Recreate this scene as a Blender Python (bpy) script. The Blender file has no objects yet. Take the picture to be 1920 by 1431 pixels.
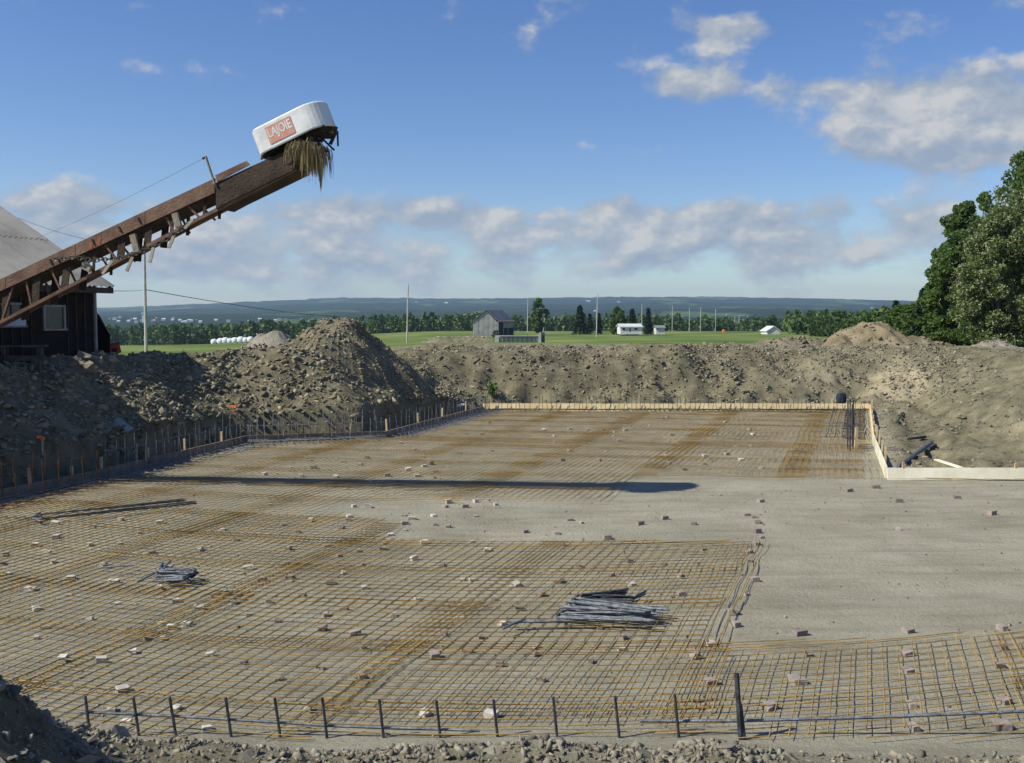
import bpy, bmesh, math, random
import numpy as np
from mathutils import Vector, Matrix
random.seed(7); rng = np.random.default_rng(7)
C = bpy.context.scene.collection
SC = bpy.context.scene
R = math.radians
# ------------------------------------------------------------------ camera
F, CX, CY, HZ, H = 1844.0, 960.0, 715.5, 595.0, 3.2
PITCH = math.atan((CY - HZ) / F)
cam = bpy.data.objects.new('camera', bpy.data.cameras.new('camera')); C.objects.link(cam)
cam.data.sensor_width = 36; cam.data.lens = F / 1920 * 36
cam.data.clip_start = 0.05; cam.data.clip_end = 20000
cam.location = (0, 0, H); cam.rotation_euler = (math.pi / 2 - PITCH, 0, 0)
SC.camera = cam
# ------------------------------------------------------------------ sky, sun, exposure
SUN_EL, BETA = R(44), R(18)
TO_SUN = Vector((-math.cos(SUN_EL) * math.cos(BETA), -math.cos(SUN_EL) * math.sin(BETA), math.sin(SUN_EL)))
W = bpy.data.worlds.new('World'); SC.world = W; W.use_nodes = True
SC.view_settings.view_transform = 'Standard'; SC.view_settings.look = 'None'
SC.view_settings.gamma = 1; SC.view_settings.exposure = 0.32
SC.view_settings.use_curve_mapping = False
SKY_STRENGTH = 0.1
CLOUD_STRENGTH = 0.52
SUN_STRENGTH = 5.0


def world_nodes():
    nt = W.node_tree; nt.nodes.clear(); N = nt.nodes.new; L = nt.links.new
    out = N('ShaderNodeOutputWorld')
    sky = N('ShaderNodeTexSky'); sky.sky_type = 'NISHITA'; sky.sun_disc = False
    sky.sun_elevation = SUN_EL
    sky.sun_rotation = math.atan2(TO_SUN.x, TO_SUN.y) % (2 * math.pi)
    sky.altitude = 200; sky.air_density = 1.0; sky.dust_density = 0.35; sky.ozone_density = 3.5
    b1 = N('ShaderNodeBackground'); b1.inputs[1].default_value = SKY_STRENGTH
    hs = N('ShaderNodeHueSaturation'); hs.inputs['Saturation'].default_value = 1.2; hs.inputs['Hue'].default_value = .513; L(sky.outputs[0], hs.inputs['Color']); L(hs.outputs[0], b1.inputs[0])
    tc = N('ShaderNodeTexCoord'); nrm = N('ShaderNodeVectorMath'); nrm.operation = 'NORMALIZE'
    L(tc.outputs['Generated'], nrm.inputs[0])
    sep = N('ShaderNodeSeparateXYZ'); L(nrm.outputs[0], sep.inputs[0])

    def m(op, a, b=None, c=None, clamp=False):
        n = N('ShaderNodeMath'); n.operation = op; n.use_clamp = clamp
        for i, v in enumerate((a, b, c)):
            if v is None: continue
            if isinstance(v, (int, float)): n.inputs[i].default_value = v
            else: L(v, n.inputs[i])
        return n.outputs[0]
    az = m('ARCTAN2', sep.outputs[0], sep.outputs[1])
    el = m('ARCSINE', sep.outputs[2])

    def smooth(v, a, b):
        n = N('ShaderNodeMapRange'); n.interpolation_type = 'SMOOTHSTEP'
        n.inputs[1].default_value = a; n.inputs[2].default_value = b
        L(v, n.inputs[0]); return n.outputs[0]

    def noise(a, e, sc, det, seed, rough=0.58):
        cb = N('ShaderNodeCombineXYZ'); L(a, cb.inputs[0])
        L(m('MULTIPLY', e, 1.55), cb.inputs[1]); cb.inputs[2].default_value = seed
        t = N('ShaderNodeTexNoise'); t.inputs['Scale'].default_value = sc
        t.inputs['Detail'].default_value = det; t.inputs['Roughness'].default_value = rough
        L(cb.outputs[0], t.inputs['Vector']); return t.outputs[0]
    n1 = noise(az, el, 13.0, 7, 3.7)
    n2 = noise(m('ADD', az, -0.006), m('ADD', el, 0.012), 13.0, 7, 3.7)
    nb = noise(az, el, 3.1, 2, 9.1)
    # coverage: a band of flat cumulus low down, scattered puffs above
    band = m('MULTIPLY', smooth(el, 0.004, 0.05), m('SUBTRACT', 1.0, smooth(el, 0.098, 0.135)))
    cover = m('MULTIPLY', band, 0.215)

    def blob(px, py, rx, ry, amp):
        a0, e0 = math.atan((px - CX) / F), math.atan((HZ - py) / F * math.cos(math.atan((px - CX) / F)))
        dx = m('DIVIDE', m('SUBTRACT', az, a0), rx / F); dy = m('DIVIDE', m('SUBTRACT', el, e0), ry / F)
        d2 = m('ADD', m('MULTIPLY', dx, dx), m('MULTIPLY', dy, dy))
        return m('MULTIPLY', m('EXPONENT', m('MULTIPLY', d2, -1.0)), amp)
    for b in [(1350, 62, 95, 42, .36), (1300, 170, 90, 36, .36), (1500, 178, 80, 32, .27), (1690, 215, 110, 62, .42), (1840, 225, 150, 80, .36), (1440, 20, 160, 30, -.25),
              (1780, 300, 150, 50, .26), (1190, 100, 50, 35, .08), (1905, 12, 70, 22, .2), (1520, 245, 60, 22, .07),
              (920, 410, 130, 40, .12), (1130, 385, 70, 25, .1), (1260, 430, 260, 45, .15), (560, 395, 130, 35, .10), (740, 395, 120, 30, .08),
              (1560, 465, 170, 40, .09), (60, 420, 150, 50, .10), (400, 500, 200, 60, .05), (1700, 425, 70, 22, .08),
              (1650, 540, 400, 30, -.10), (1750, 470, 120, 60, -.08), (380, 250, 300, 90, -.08), (900, 200, 400, 120, -.1)]:
        cover = m('ADD', cover, blob(*b))
    dens = m('ADD', m('ADD', m('MULTIPLY', m('SUBTRACT', n1, 0.5), 1.0), m('MULTIPLY', m('SUBTRACT', nb, 0.5), 0.28)), cover)
    alpha = m('MULTIPLY', smooth(dens, 0.075, 0.29), 0.9)
    lit = m('ADD', m('MULTIPLY', m('SUBTRACT', n1, n2), 4.2), m('ADD', 0.36, m('MULTIPLY', m('SUBTRACT', dens, .2), .55)), clamp=True)
    ramp = N('ShaderNodeValToRGB'); cr = ramp.color_ramp
    cr.elements[0].position = 0.0; cr.elements[0].color = (0.50, 0.60, 0.75, 1)
    cr.elements[1].position = 1.0; cr.elements[1].color = (1.0, 0.99, 0.95, 1)
    e = cr.elements.new(0.5); e.color = (0.68, 0.74, 0.82, 1)
    L(lit, ramp.inputs[0])
    b2 = N('ShaderNodeBackground'); b2.inputs[1].default_value = CLOUD_STRENGTH
    L(ramp.outputs[0], b2.inputs[0])
    mix = N('ShaderNodeMixShader'); L(alpha, mix.inputs[0]); L(b1.outputs[0], mix.inputs[1]); L(b2.outputs[0], mix.inputs[2])
    L(mix.outputs[0], out.inputs[0])


world_nodes()
sun = bpy.data.objects.new('sun', bpy.data.lights.new('sun', 'SUN')); C.objects.link(sun)
sun.data.energy = SUN_STRENGTH; sun.data.angle = R(0.53); sun.data.color = (1.0, 0.955, 0.83)
sun.rotation_euler = TO_SUN.to_track_quat('Z', 'Y').to_euler()
sun.location = (-30, -10, 40)

# ------------------------------------------------------------------ helpers
cp, sp = math.cos(PITCH), math.sin(PITCH)


def ray(px, py):
    a, b = (px - CX) / F, -(py - CY) / F
    return Vector((a, cp + b * sp, -sp + b * cp))


def G(px, py, z=0.0):                      # photo pixel -> point on the level z
    d = ray(px, py); t = (z - H) / d.z
    return Vector((0, 0, H)) + d * t


def AT(px, py, Y):                         # photo pixel -> point at world distance Y
    d = ray(px, py); return Vector((0, 0, H)) + d * (Y / d.y)


def empty(name, loc, label=None, cat=None, group=None):
    o = bpy.data.objects.new(name, None); o.location = loc; o.empty_display_size = 0.2; C.objects.link(o)
    if label: tag(o, label, cat, group)
    return o


def tag(o, label, cat, group=None):
    o['label'] = label; o['category'] = cat
    if group: o['group'] = group
    return o


def kind(o, k): o['kind'] = k; return o


ORG = {}


def origin(o):
    while o.parent: o = o.parent
    return Vector(o.location)


def link_mesh(name, me, mat, parent=None, loc=None, smooth=False):
    o = bpy.data.objects.new(name, me); C.objects.link(o)
    if mat is not None and not me.materials: me.materials.append(mat)
    if smooth:
        me.polygons.foreach_set('use_smooth', np.ones(len(me.polygons), dtype=bool))
    if parent: o.parent = parent
    if loc is not None: o.location = loc
    return o


def mesh_np(name, V, Fa, mat, parent=None, loc=None, smooth=False):
    """V (n,3), Fa (m,k) of one polygon size; world coords."""
    V = np.asarray(V, dtype=np.float32); Fa = np.asarray(Fa, dtype=np.int32)
    off = origin(parent) if parent else (Vector(loc) if loc is not None else Vector((0, 0, 0)))
    V = V - np.array(off, dtype=np.float32)
    me = bpy.data.meshes.new(name); k = Fa.shape[1]
    me.vertices.add(len(V)); me.vertices.foreach_set('co', V.ravel())
    me.loops.add(Fa.size); me.loops.foreach_set('vertex_index', Fa.ravel())
    me.polygons.add(len(Fa)); me.polygons.foreach_set('loop_start', np.arange(0, Fa.size, k, dtype=np.int32))
    me.update(calc_edges=True); me.validate()
    return link_mesh(name, me, mat, parent, loc if not parent else None, smooth)


class MB:
    def __init__(s): s.v = []; s.f = []

    def add(s, vs, fs):
        n = len(s.v); s.v += [tuple(v) for v in vs]; s.f += [tuple(i + n for i in f) for f in fs]; return s

    def box(s, c, size, M=None):
        hx, hy, hz = [q / 2 for q in size]; c = Vector(c)
        vs = [Vector((x, y, z)) for x in (-hx, hx) for y in (-hy, hy) for z in (-hz, hz)]
        if M is not None: vs = [M @ v for v in vs]
        return s.add([c + v for v in vs], [(0, 1, 3, 2), (4, 6, 7, 5), (0, 4, 5, 1), (2, 3, 7, 6), (0, 2, 6, 4), (1, 5, 7, 3)])

    def beam(s, a, b, w, h, up=Vector((0, 0, 1))):
        a, b = Vector(a), Vector(b); d = (b - a).normalized()
        sd = d.cross(up)
        if sd.length < 1e-4: sd = d.cross(Vector((1, 0, 0)))
        sd.normalize(); u = sd.cross(d).normalized()
        vs = []
        for p in (a, b):
            vs += [p + sd * (x * w / 2) + u * (y * h / 2) for x, y in ((-1, -1), (1, -1), (1, 1), (-1, 1))]
        return s.add(vs, [(3, 2, 1, 0), (4, 5, 6, 7), (0, 1, 5, 4), (1, 2, 6, 5), (2, 3, 7, 6), (3, 0, 4, 7)])

    def extrude(s, poly, vec):
        n = len(poly); vec = Vector(vec); poly = [Vector(p) for p in poly]
        fs = [tuple(range(n))[::-1], tuple(range(n, 2 * n))] + [(i, (i + 1) % n, n + (i + 1) % n, n + i) for i in range(n)]
        return s.add(poly + [p + vec for p in poly], fs)

    def tube(s, pts, r, n=5, cap=True):
        pts = [Vector(p) for p in pts]; m = len(pts)
        rs = r if isinstance(r, (list, tuple)) else [r] * m
        vs = []; pu = None
        for i, p in enumerate(pts):
            d = (pts[min(i + 1, m - 1)] - pts[max(i - 1, 0)])
            d = d.normalized() if d.length > 1e-9 else Vector((0, 0, 1))
            if pu is None:
                u = d.cross(Vector((0.31, 0.17, 0.93)))
                if u.length < .05: u = d.cross(Vector((1, 0, 0)))
                u.normalize()
            else:
                u = (pu - d * pu.dot(d)).normalized()
            pu = u; w = d.cross(u)
            for k in range(n):
                a = 2 * math.pi * k / n
                vs.append(p + (u * math.cos(a) + w * math.sin(a)) * rs[i])
        fs = []
        for i in range(m - 1):
            for k in range(n):
                fs.append((i * n + k, i * n + (k + 1) % n, (i + 1) * n + (k + 1) % n, (i + 1) * n + k))
        if cap: fs += [tuple(range(n))[::-1], tuple(range((m - 1) * n, m * n))]
        return s.add(vs, fs)

    def build(s, name, mat, parent=None, loc=None, smooth=False):
        off = origin(parent) if parent else (Vector(loc) if loc is not None else Vector((0, 0, 0)))
        me = bpy.data.meshes.new(name)
        me.from_pydata([tuple(Vector(v) - off) for v in s.v], [], s.f); me.update()
        return link_mesh(name, me, mat, parent, None if parent else loc, smooth)


# value noise
_tab = rng.random((256, 256))


def vn(x, y, s=0):
    x = np.asarray(x, float) + 37.13 * s; y = np.asarray(y, float) + 91.7 * s
    xi = np.floor(x).astype(int); yi = np.floor(y).astype(int); fx = x - xi; fy = y - yi
    fx = fx * fx * (3 - 2 * fx); fy = fy * fy * (3 - 2 * fy)
    a = _tab[xi % 256, yi % 256]; b = _tab[(xi + 1) % 256, yi % 256]
    c = _tab[xi % 256, (yi + 1) % 256]; d = _tab[(xi + 1) % 256, (yi + 1) % 256]
    return (a * (1 - fx) + b * fx) * (1 - fy) + (c * (1 - fx) + d * fx) * fy


def fbm(x, y, o=4, s=0):
    t = 0; a = 0.5; x = np.asarray(x, float); y = np.asarray(y, float)
    for i in range(o): t = t + a * (vn(x, y, s + i) - 0.5); a *= 0.5; x = x * 2.03; y = y * 2.03
    return t


def sst(x, a, b):
    t = np.clip((np.asarray(x, float) - a) / (b - a), 0, 1); return t * t * (3 - 2 * t)


def inpoly(x, y, P):
    x = np.asarray(x, float); y = np.asarray(y, float); r = np.zeros(np.broadcast(x, y).shape, bool); n = len(P)
    for i in range(n):
        x0, y0 = P[i]; x1, y1 = P[(i + 1) % n]
        if y0 == y1: continue
        r ^= ((y0 > y) != (y1 > y)) & (x < (x1 - x0) * (y - y0) / (y1 - y0) + x0)
    return r


# ------------------------------------------------------------------ materials
def M(name, c1, c2=None, scale=4.0, rough=0.85, bump=0.0, bscale=None, metal=0.0, c3=None, island=0.0, detail=6, coord='Object', trans=0.0, spec=0.3, bdist=0.05):
    m = bpy.data.materials.new(name); m.use_nodes = True; nt = m.node_tree; N = nt.nodes.new; L = nt.links.new
    p = nt.nodes['Principled BSDF']; p.inputs['Roughness'].default_value = rough; p.inputs['Metallic'].default_value = metal
    p.inputs['Specular IOR Level'].default_value = spec
    tc = N('ShaderNodeTexCoord')
    col = None
    if c2 is None: p.inputs['Base Color'].default_value = (*c1, 1)
    else:
        t = N('ShaderNodeTexNoise'); t.inputs['Scale'].default_value = scale; t.inputs['Detail'].default_value = detail
        t.inputs['Roughness'].default_value = 0.6
        L(tc.outputs[coord], t.inputs['Vector'])
        r = N('ShaderNodeValToRGB'); e = r.color_ramp.elements
        e[0].position = .36; e[0].color = (*c1, 1); e[1].position = .64; e[1].color = (*c2, 1)
        if c3: q = e.new(.5); q.color = (*c3, 1)
        L(t.outputs[0], r.inputs[0]); col = r.outputs[0]
        if island > 0:
            g = N('ShaderNodeNewGeometry'); 
            mr = N('ShaderNodeMapRange'); mr.inputs[3].default_value = 1 - island; mr.inputs[4].default_value = 1 + island
            L(g.outputs['Random Per Island'], mr.inputs[0])
            mx = N('ShaderNodeVectorMath'); mx.operation = 'SCALE'; L(col, mx.inputs[0]); L(mr.outputs[0], mx.inputs['Scale'])
            col = mx.outputs[0]
        L(col, p.inputs['Base Color'])
    if bump > 0:
        t2 = N('ShaderNodeTexNoise'); t2.inputs['Scale'].default_value = bscale or scale * 6; t2.inputs['Detail'].default_value = 6
        L(tc.outputs[coord], t2.inputs['Vector'])
        b = N('ShaderNodeBump'); b.inputs['Strength'].default_value = bump; b.inputs['Distance'].default_value = bdist
        L(t2.outputs[0], b.inputs['Height']); L(b.outputs[0], p.inputs['Normal'])
    if trans > 0:
        tr = N('ShaderNodeBsdfTranslucent'); mx = N('ShaderNodeMixShader'); mx.inputs[0].default_value = trans
        if col: L(col, tr.inputs[0])
        else: tr.inputs[0].default_value = (*c1, 1)
        L(p.outputs[0], mx.inputs[1]); L(tr.outputs[0], mx.inputs[2])
        L(mx.outputs[0], nt.nodes['Material Output'].inputs[0])
    return m


def stone_mat(name, cols, rough=.9, tint=1.0):
    m = bpy.data.materials.new(name); m.use_nodes = True; nt = m.node_tree; N = nt.nodes.new; L = nt.links.new
    p = nt.nodes['Principled BSDF']; p.inputs['Roughness'].default_value = rough; p.inputs['Specular IOR Level'].default_value = .2
    g = N('ShaderNodeNewGeometry'); r = N('ShaderNodeValToRGB'); e = r.color_ramp.elements
    r.color_ramp.interpolation = 'CONSTANT' if False else 'LINEAR'
    e[0].position = 0; e[0].color = (*cols[0], 1); e[1].position = 1; e[1].color = (*cols[-1], 1)
    for i, c in enumerate(cols[1:-1]):
        q = e.new((i + 1) / (len(cols) - 1)); q.color = (*c, 1)
    oi = N('ShaderNodeObjectInfo'); ad = N('ShaderNodeMath'); ad.operation = 'ADD'; fr = N('ShaderNodeMath'); fr.operation = 'FRACT'
    L(g.outputs['Random Per Island'], ad.inputs[0]); L(oi.outputs['Random'], ad.inputs[1]); L(ad.outputs[0], fr.inputs[0])
    L(fr.outputs[0], r.inputs[0])
    tc = N('ShaderNodeTexCoord'); t = N('ShaderNodeTexNoise'); t.inputs['Scale'].default_value = 9; t.inputs['Detail'].default_value = 5
    L(g.outputs['Position'], t.inputs['Vector'])
    mr = N('ShaderNodeMapRange'); mr.inputs[1].default_value = .3; mr.inputs[2].default_value = .7; mr.inputs[3].default_value = .72; mr.inputs[4].default_value = 1.22
    L(t.outputs[0], mr.inputs[0])
    mx = N('ShaderNodeVectorMath'); mx.operation = 'SCALE'; L(r.outputs[0], mx.inputs[0]); L(mr.outputs[0], mx.inputs['Scale'])
    L(mx.outputs[0], p.inputs['Base Color'])
    t2 = N('ShaderNodeTexNoise'); t2.inputs['Scale'].default_value = 40; L(g.outputs['Position'], t2.inputs['Vector'])
    b = N('ShaderNodeBump'); b.inputs['Strength'].default_value = .5; b.inputs['Distance'].default_value = .01
    L(t2.outputs[0], b.inputs['Height']); L(b.outputs[0], p.inputs['Normal'])
    return m


def leaf_mat(name, cols, trans=.3, rough=.55):
    m = bpy.data.materials.new(name); m.use_nodes = True; nt = m.node_tree; N = nt.nodes.new; L = nt.links.new
    p = nt.nodes['Principled BSDF']; p.inputs['Roughness'].default_value = rough; p.inputs['Specular IOR Level'].default_value = .25
    g = N('ShaderNodeNewGeometry'); r = N('ShaderNodeValToRGB'); e = r.color_ramp.elements
    e[0].position = 0; e[0].color = (*cols[0], 1); e[1].position = 1; e[1].color = (*cols[-1], 1)
    for i, c in enumerate(cols[1:-1]): q = e.new((i + 1) / (len(cols) - 1)); q.color = (*c, 1)
    L(g.outputs['Random Per Island'], r.inputs[0]); L(r.outputs[0], p.inputs['Base Color'])
    tr = N('ShaderNodeBsdfTranslucent'); L(r.outputs[0], tr.inputs[0])
    mx = N('ShaderNodeMixShader'); mx.inputs[0].default_value = trans
    L(p.outputs[0], mx.inputs[1]); L(tr.outputs[0], mx.inputs[2]); L(mx.outputs[0], nt.nodes['Material Output'].inputs[0])
    return m


def ground_mat():
    """Excavated soil and gravel: attribute 'gravel' 0..1 says which of the two lies at a spot, 'sand' where pale subsoil is exposed."""
    m = bpy.data.materials.new('soil_and_gravel'); m.use_nodes = True; nt = m.node_tree; N = nt.nodes.new; L = nt.links.new
    p = nt.nodes['Principled BSDF']; p.inputs['Roughness'].default_value = .95; p.inputs['Specular IOR Level'].default_value = .12
    g = N('ShaderNodeNewGeometry')

    def noise(sc, det=6, ro=.6, vec=None):
        t = N('ShaderNodeTexNoise'); t.inputs['Scale'].default_value = sc; t.inputs['Detail'].default_value = det; t.inputs['Roughness'].default_value = ro
        L(vec or g.outputs['Position'], t.inputs['Vector']); return t.outputs[0]

    def ramp(v, stops):
        r = N('ShaderNodeValToRGB'); e = r.color_ramp.elements
        e[0].position = stops[0][0]; e[0].color = (*stops[0][1], 1); e[1].position = stops[-1][0]; e[1].color = (*stops[-1][1], 1)
        for s_ in stops[1:-1]: q = e.new(s_[0]); q.color = (*s_[1], 1)
        L(v, r.inputs[0]); return r.outputs[0]

    def mixc(f, a, b):
        x = N('ShaderNodeMix'); x.data_type = 'RGBA'; L(f, x.inputs[0]); L(a, x.inputs[6]); L(b, x.inputs[7]); return x.outputs[2]
    soil = ramp(noise(1.9, 9, .68), [(.32, (.080, .071, .044)), (.47, (.152, .137, .088)), (.56, (.185, .167, .108)), (.70, (.272, .248, .163))])
    grav = ramp(noise(.55, 9, .65), [(.3, (.245, .226, .166)), (.5, (.312, .291, .220)), (.7, (.375, .352, .274))])
    # fine grains
    fine = noise(70, 3, .7)
    fr = N('ShaderNodeMapRange'); fr.inputs[1].default_value = .25; fr.inputs[2].default_value = .75; fr.inputs[3].default_value = .72; fr.inputs[4].default_value = 1.25
    L(fine, fr.inputs[0])
    v = N('ShaderNodeTexVoronoi'); v.inputs['Scale'].default_value = 13; L(g.outputs['Position'], v.inputs['Vector'])
    peb = ramp(v.outputs['Distance'], [(.10, (1.18, 1.16, 1.1)), (.2, (1, 1, 1))])
    a1 = N('ShaderNodeAttribute'); a1.attribute_name = 'gravel'
    a2 = N('ShaderNodeAttribute'); a2.attribute_name = 'sand'
    sand = ramp(noise(3.0, 6), [(.35, (.22, .185, .115)), (.65, (.40, .35, .24))])
    mpn = N('ShaderNodeMapping'); mpn.inputs['Scale'].default_value = (.35, 2.6, 1); mpn.inputs['Rotation'].default_value = (0, 0, .12); L(g.outputs['Position'], mpn.inputs[0])
    trk = ramp(noise(1.6, 6, .62, mpn.outputs[0]), [(.34, (.84, .84, .82)), (.5, (1, 1, 1)), (.66, (1.08, 1.07, 1.05))])
    tm = N('ShaderNodeVectorMath'); tm.operation = 'MULTIPLY'; L(grav, tm.inputs[0]); L(trk, tm.inputs[1]); grav = tm.outputs[0]
    c = mixc(a2.outputs['Fac'], soil, sand)
    c = mixc(a1.outputs['Fac'], c, grav)
    s1 = N('ShaderNodeVectorMath'); s1.operation = 'MULTIPLY'; L(c, s1.inputs[0]); L(peb, s1.inputs[1])
    s2 = N('ShaderNodeVectorMath'); s2.operation = 'SCALE'; L(s1.outputs[0], s2.inputs[0]); L(fr.outputs[0], s2.inputs['Scale'])
    L(s2.outputs[0], p.inputs['Base Color'])
    b = N('ShaderNodeBump'); b.inputs['Strength'].default_value = .9; b.inputs['Distance'].default_value = .05
    L(noise(15, 9, .75), b.inputs['Height'])
    L(b.outputs[0], p.inputs['Normal'])
    return m


MAT = dict(
    soil=ground_mat(),
    shale=stone_mat('shale_stone', [(.10, .09, .06), (.19, .17, .112), (.27, .24, .16), (.14, .128, .092), (.35, .315, .21), (.21, .19, .135)]),
    grey_stone=stone_mat('grey_stone', [(.16, .145, .115), (.25, .225, .175), (.20, .175, .14), (.33, .30, .24), (.23, .20, .165), (.28, .25, .20)]),
    fresh_stone=stone_mat('dusty_stone', [(.12, .11, .08), (.20, .183, .14), (.29, .265, .20), (.16, .145, .112), (.245, .222, .17)]),
    bank_stone=stone_mat('bank_stone', [(.115, .103, .072), (.20, .182, .125), (.16, .145, .10), (.30, .275, .20), (.185, .168, .118), (.24, .215, .15)]),
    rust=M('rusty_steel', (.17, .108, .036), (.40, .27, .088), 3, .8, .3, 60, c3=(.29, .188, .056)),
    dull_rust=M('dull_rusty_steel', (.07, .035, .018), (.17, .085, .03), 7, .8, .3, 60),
    steel=M('grey_steel_bar', (.09, .10, .11), (.25, .265, .285), 14, .45, .4, 120, metal=.4),
    dark_steel=M('dark_bar_steel', (.03, .033, .038), (.085, .09, .10), 14, .5, .4, 120, metal=.4),
    pink_brick=stone_mat('pink_concrete', [(.20, .165, .145), (.29, .245, .215), (.25, .205, .18), (.36, .31, .27)]),
    white_brick=stone_mat('pale_concrete', [(.34, .32, .26), (.50, .47, .40), (.42, .39, .33), (.58, .55, .48)]),
    ply=M('raw_plywood', (.62, .48, .25), (.78, .64, .38), 3, .8, .15, 30, c3=(.70, .56, .31)),
    pale_board=M('pale_board', (.62, .58, .42), (.78, .74, .58), 2, .8, .15, 30, c3=(.70, .66, .50)),
    old_board=M('weathered_board', (.15, .115, .085), (.25, .20, .15), 3, .85, .3, 30),
    stake=M('stake_wood', (.40, .30, .17), (.55, .43, .26), 5, .85, .2, 30),
)

# ------------------------------------------------------------------ terrain
PIT = [(-11.7, 7.15), (-8.95, 17.1), (-8.2, 19.2), (-6.75, 24.9), (-3.4, 25.9), (-1.0, 33.4), (12.2, 33.4), (9.1, 24.6), (7.4, 19.25), (24, 19.25), (24, 7.15)]
PRUN = [2.5, 2.5, 2.6, 3.0, 3.2, 4.4, 8.0, 8.5, 13., 9., 6.5]     # how far each side's bank runs out to the rim
PLEFT = [1, 1, 1, 1, .75, 0, 0, 0, 0, 0, 0]


def zfar(x, y):
    x = np.asarray(x, float); y = np.asarray(y, float)
    r = np.hypot(x, y); az = np.arctan2(x, y)
    Lp = np.interp(r, [0, 22, 32, 75, 184, 400, 650, 900], [2.0, 2.0, 1.6, -.05, -1.8, -9, -18, -14])
    Rp = np.interp(r, [0, 42, 75, 110, 144, 200, 330, 450, 650, 900], [2.0, 2.0, 1.25, .3, -.5, -.85, -1.4, -9, -18, -14])
    s = np.maximum(sst(az, -.34, -.06), sst(-az, 1.5, 2.6))
    return Lp * (1 - s) + Rp * s


def edge_dist(x, y):
    x = np.asarray(x, float); y = np.asarray(y, float)
    ds = []
    n = len(PIT)
    for i in range(n):
        ax, ay = PIT[i]; bx, by = PIT[(i + 1) % n]; ex, ey = bx - ax, by - ay
        t = np.clip(((x - ax) * ex + (y - ay) * ey) / (ex * ex + ey * ey), 0, 1)
        ds.append(np.hypot(x - ax - t * ex, y - ay - t * ey))
    ds = np.array(ds); w = 1 / (ds + .35) ** 3.5; w = w / w.sum(0)
    run = (w * np.array(PRUN).reshape((-1,) + (1,) * x.ndim)).sum(0)
    left = (w * np.array(PLEFT).reshape((-1,) + (1,) * x.ndim)).sum(0)
    front = w[-1]
    ins = inpoly(x, y, PIT)
    return np.where(ins, -ds.min(0), ds.min(0)), run, left, front


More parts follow.
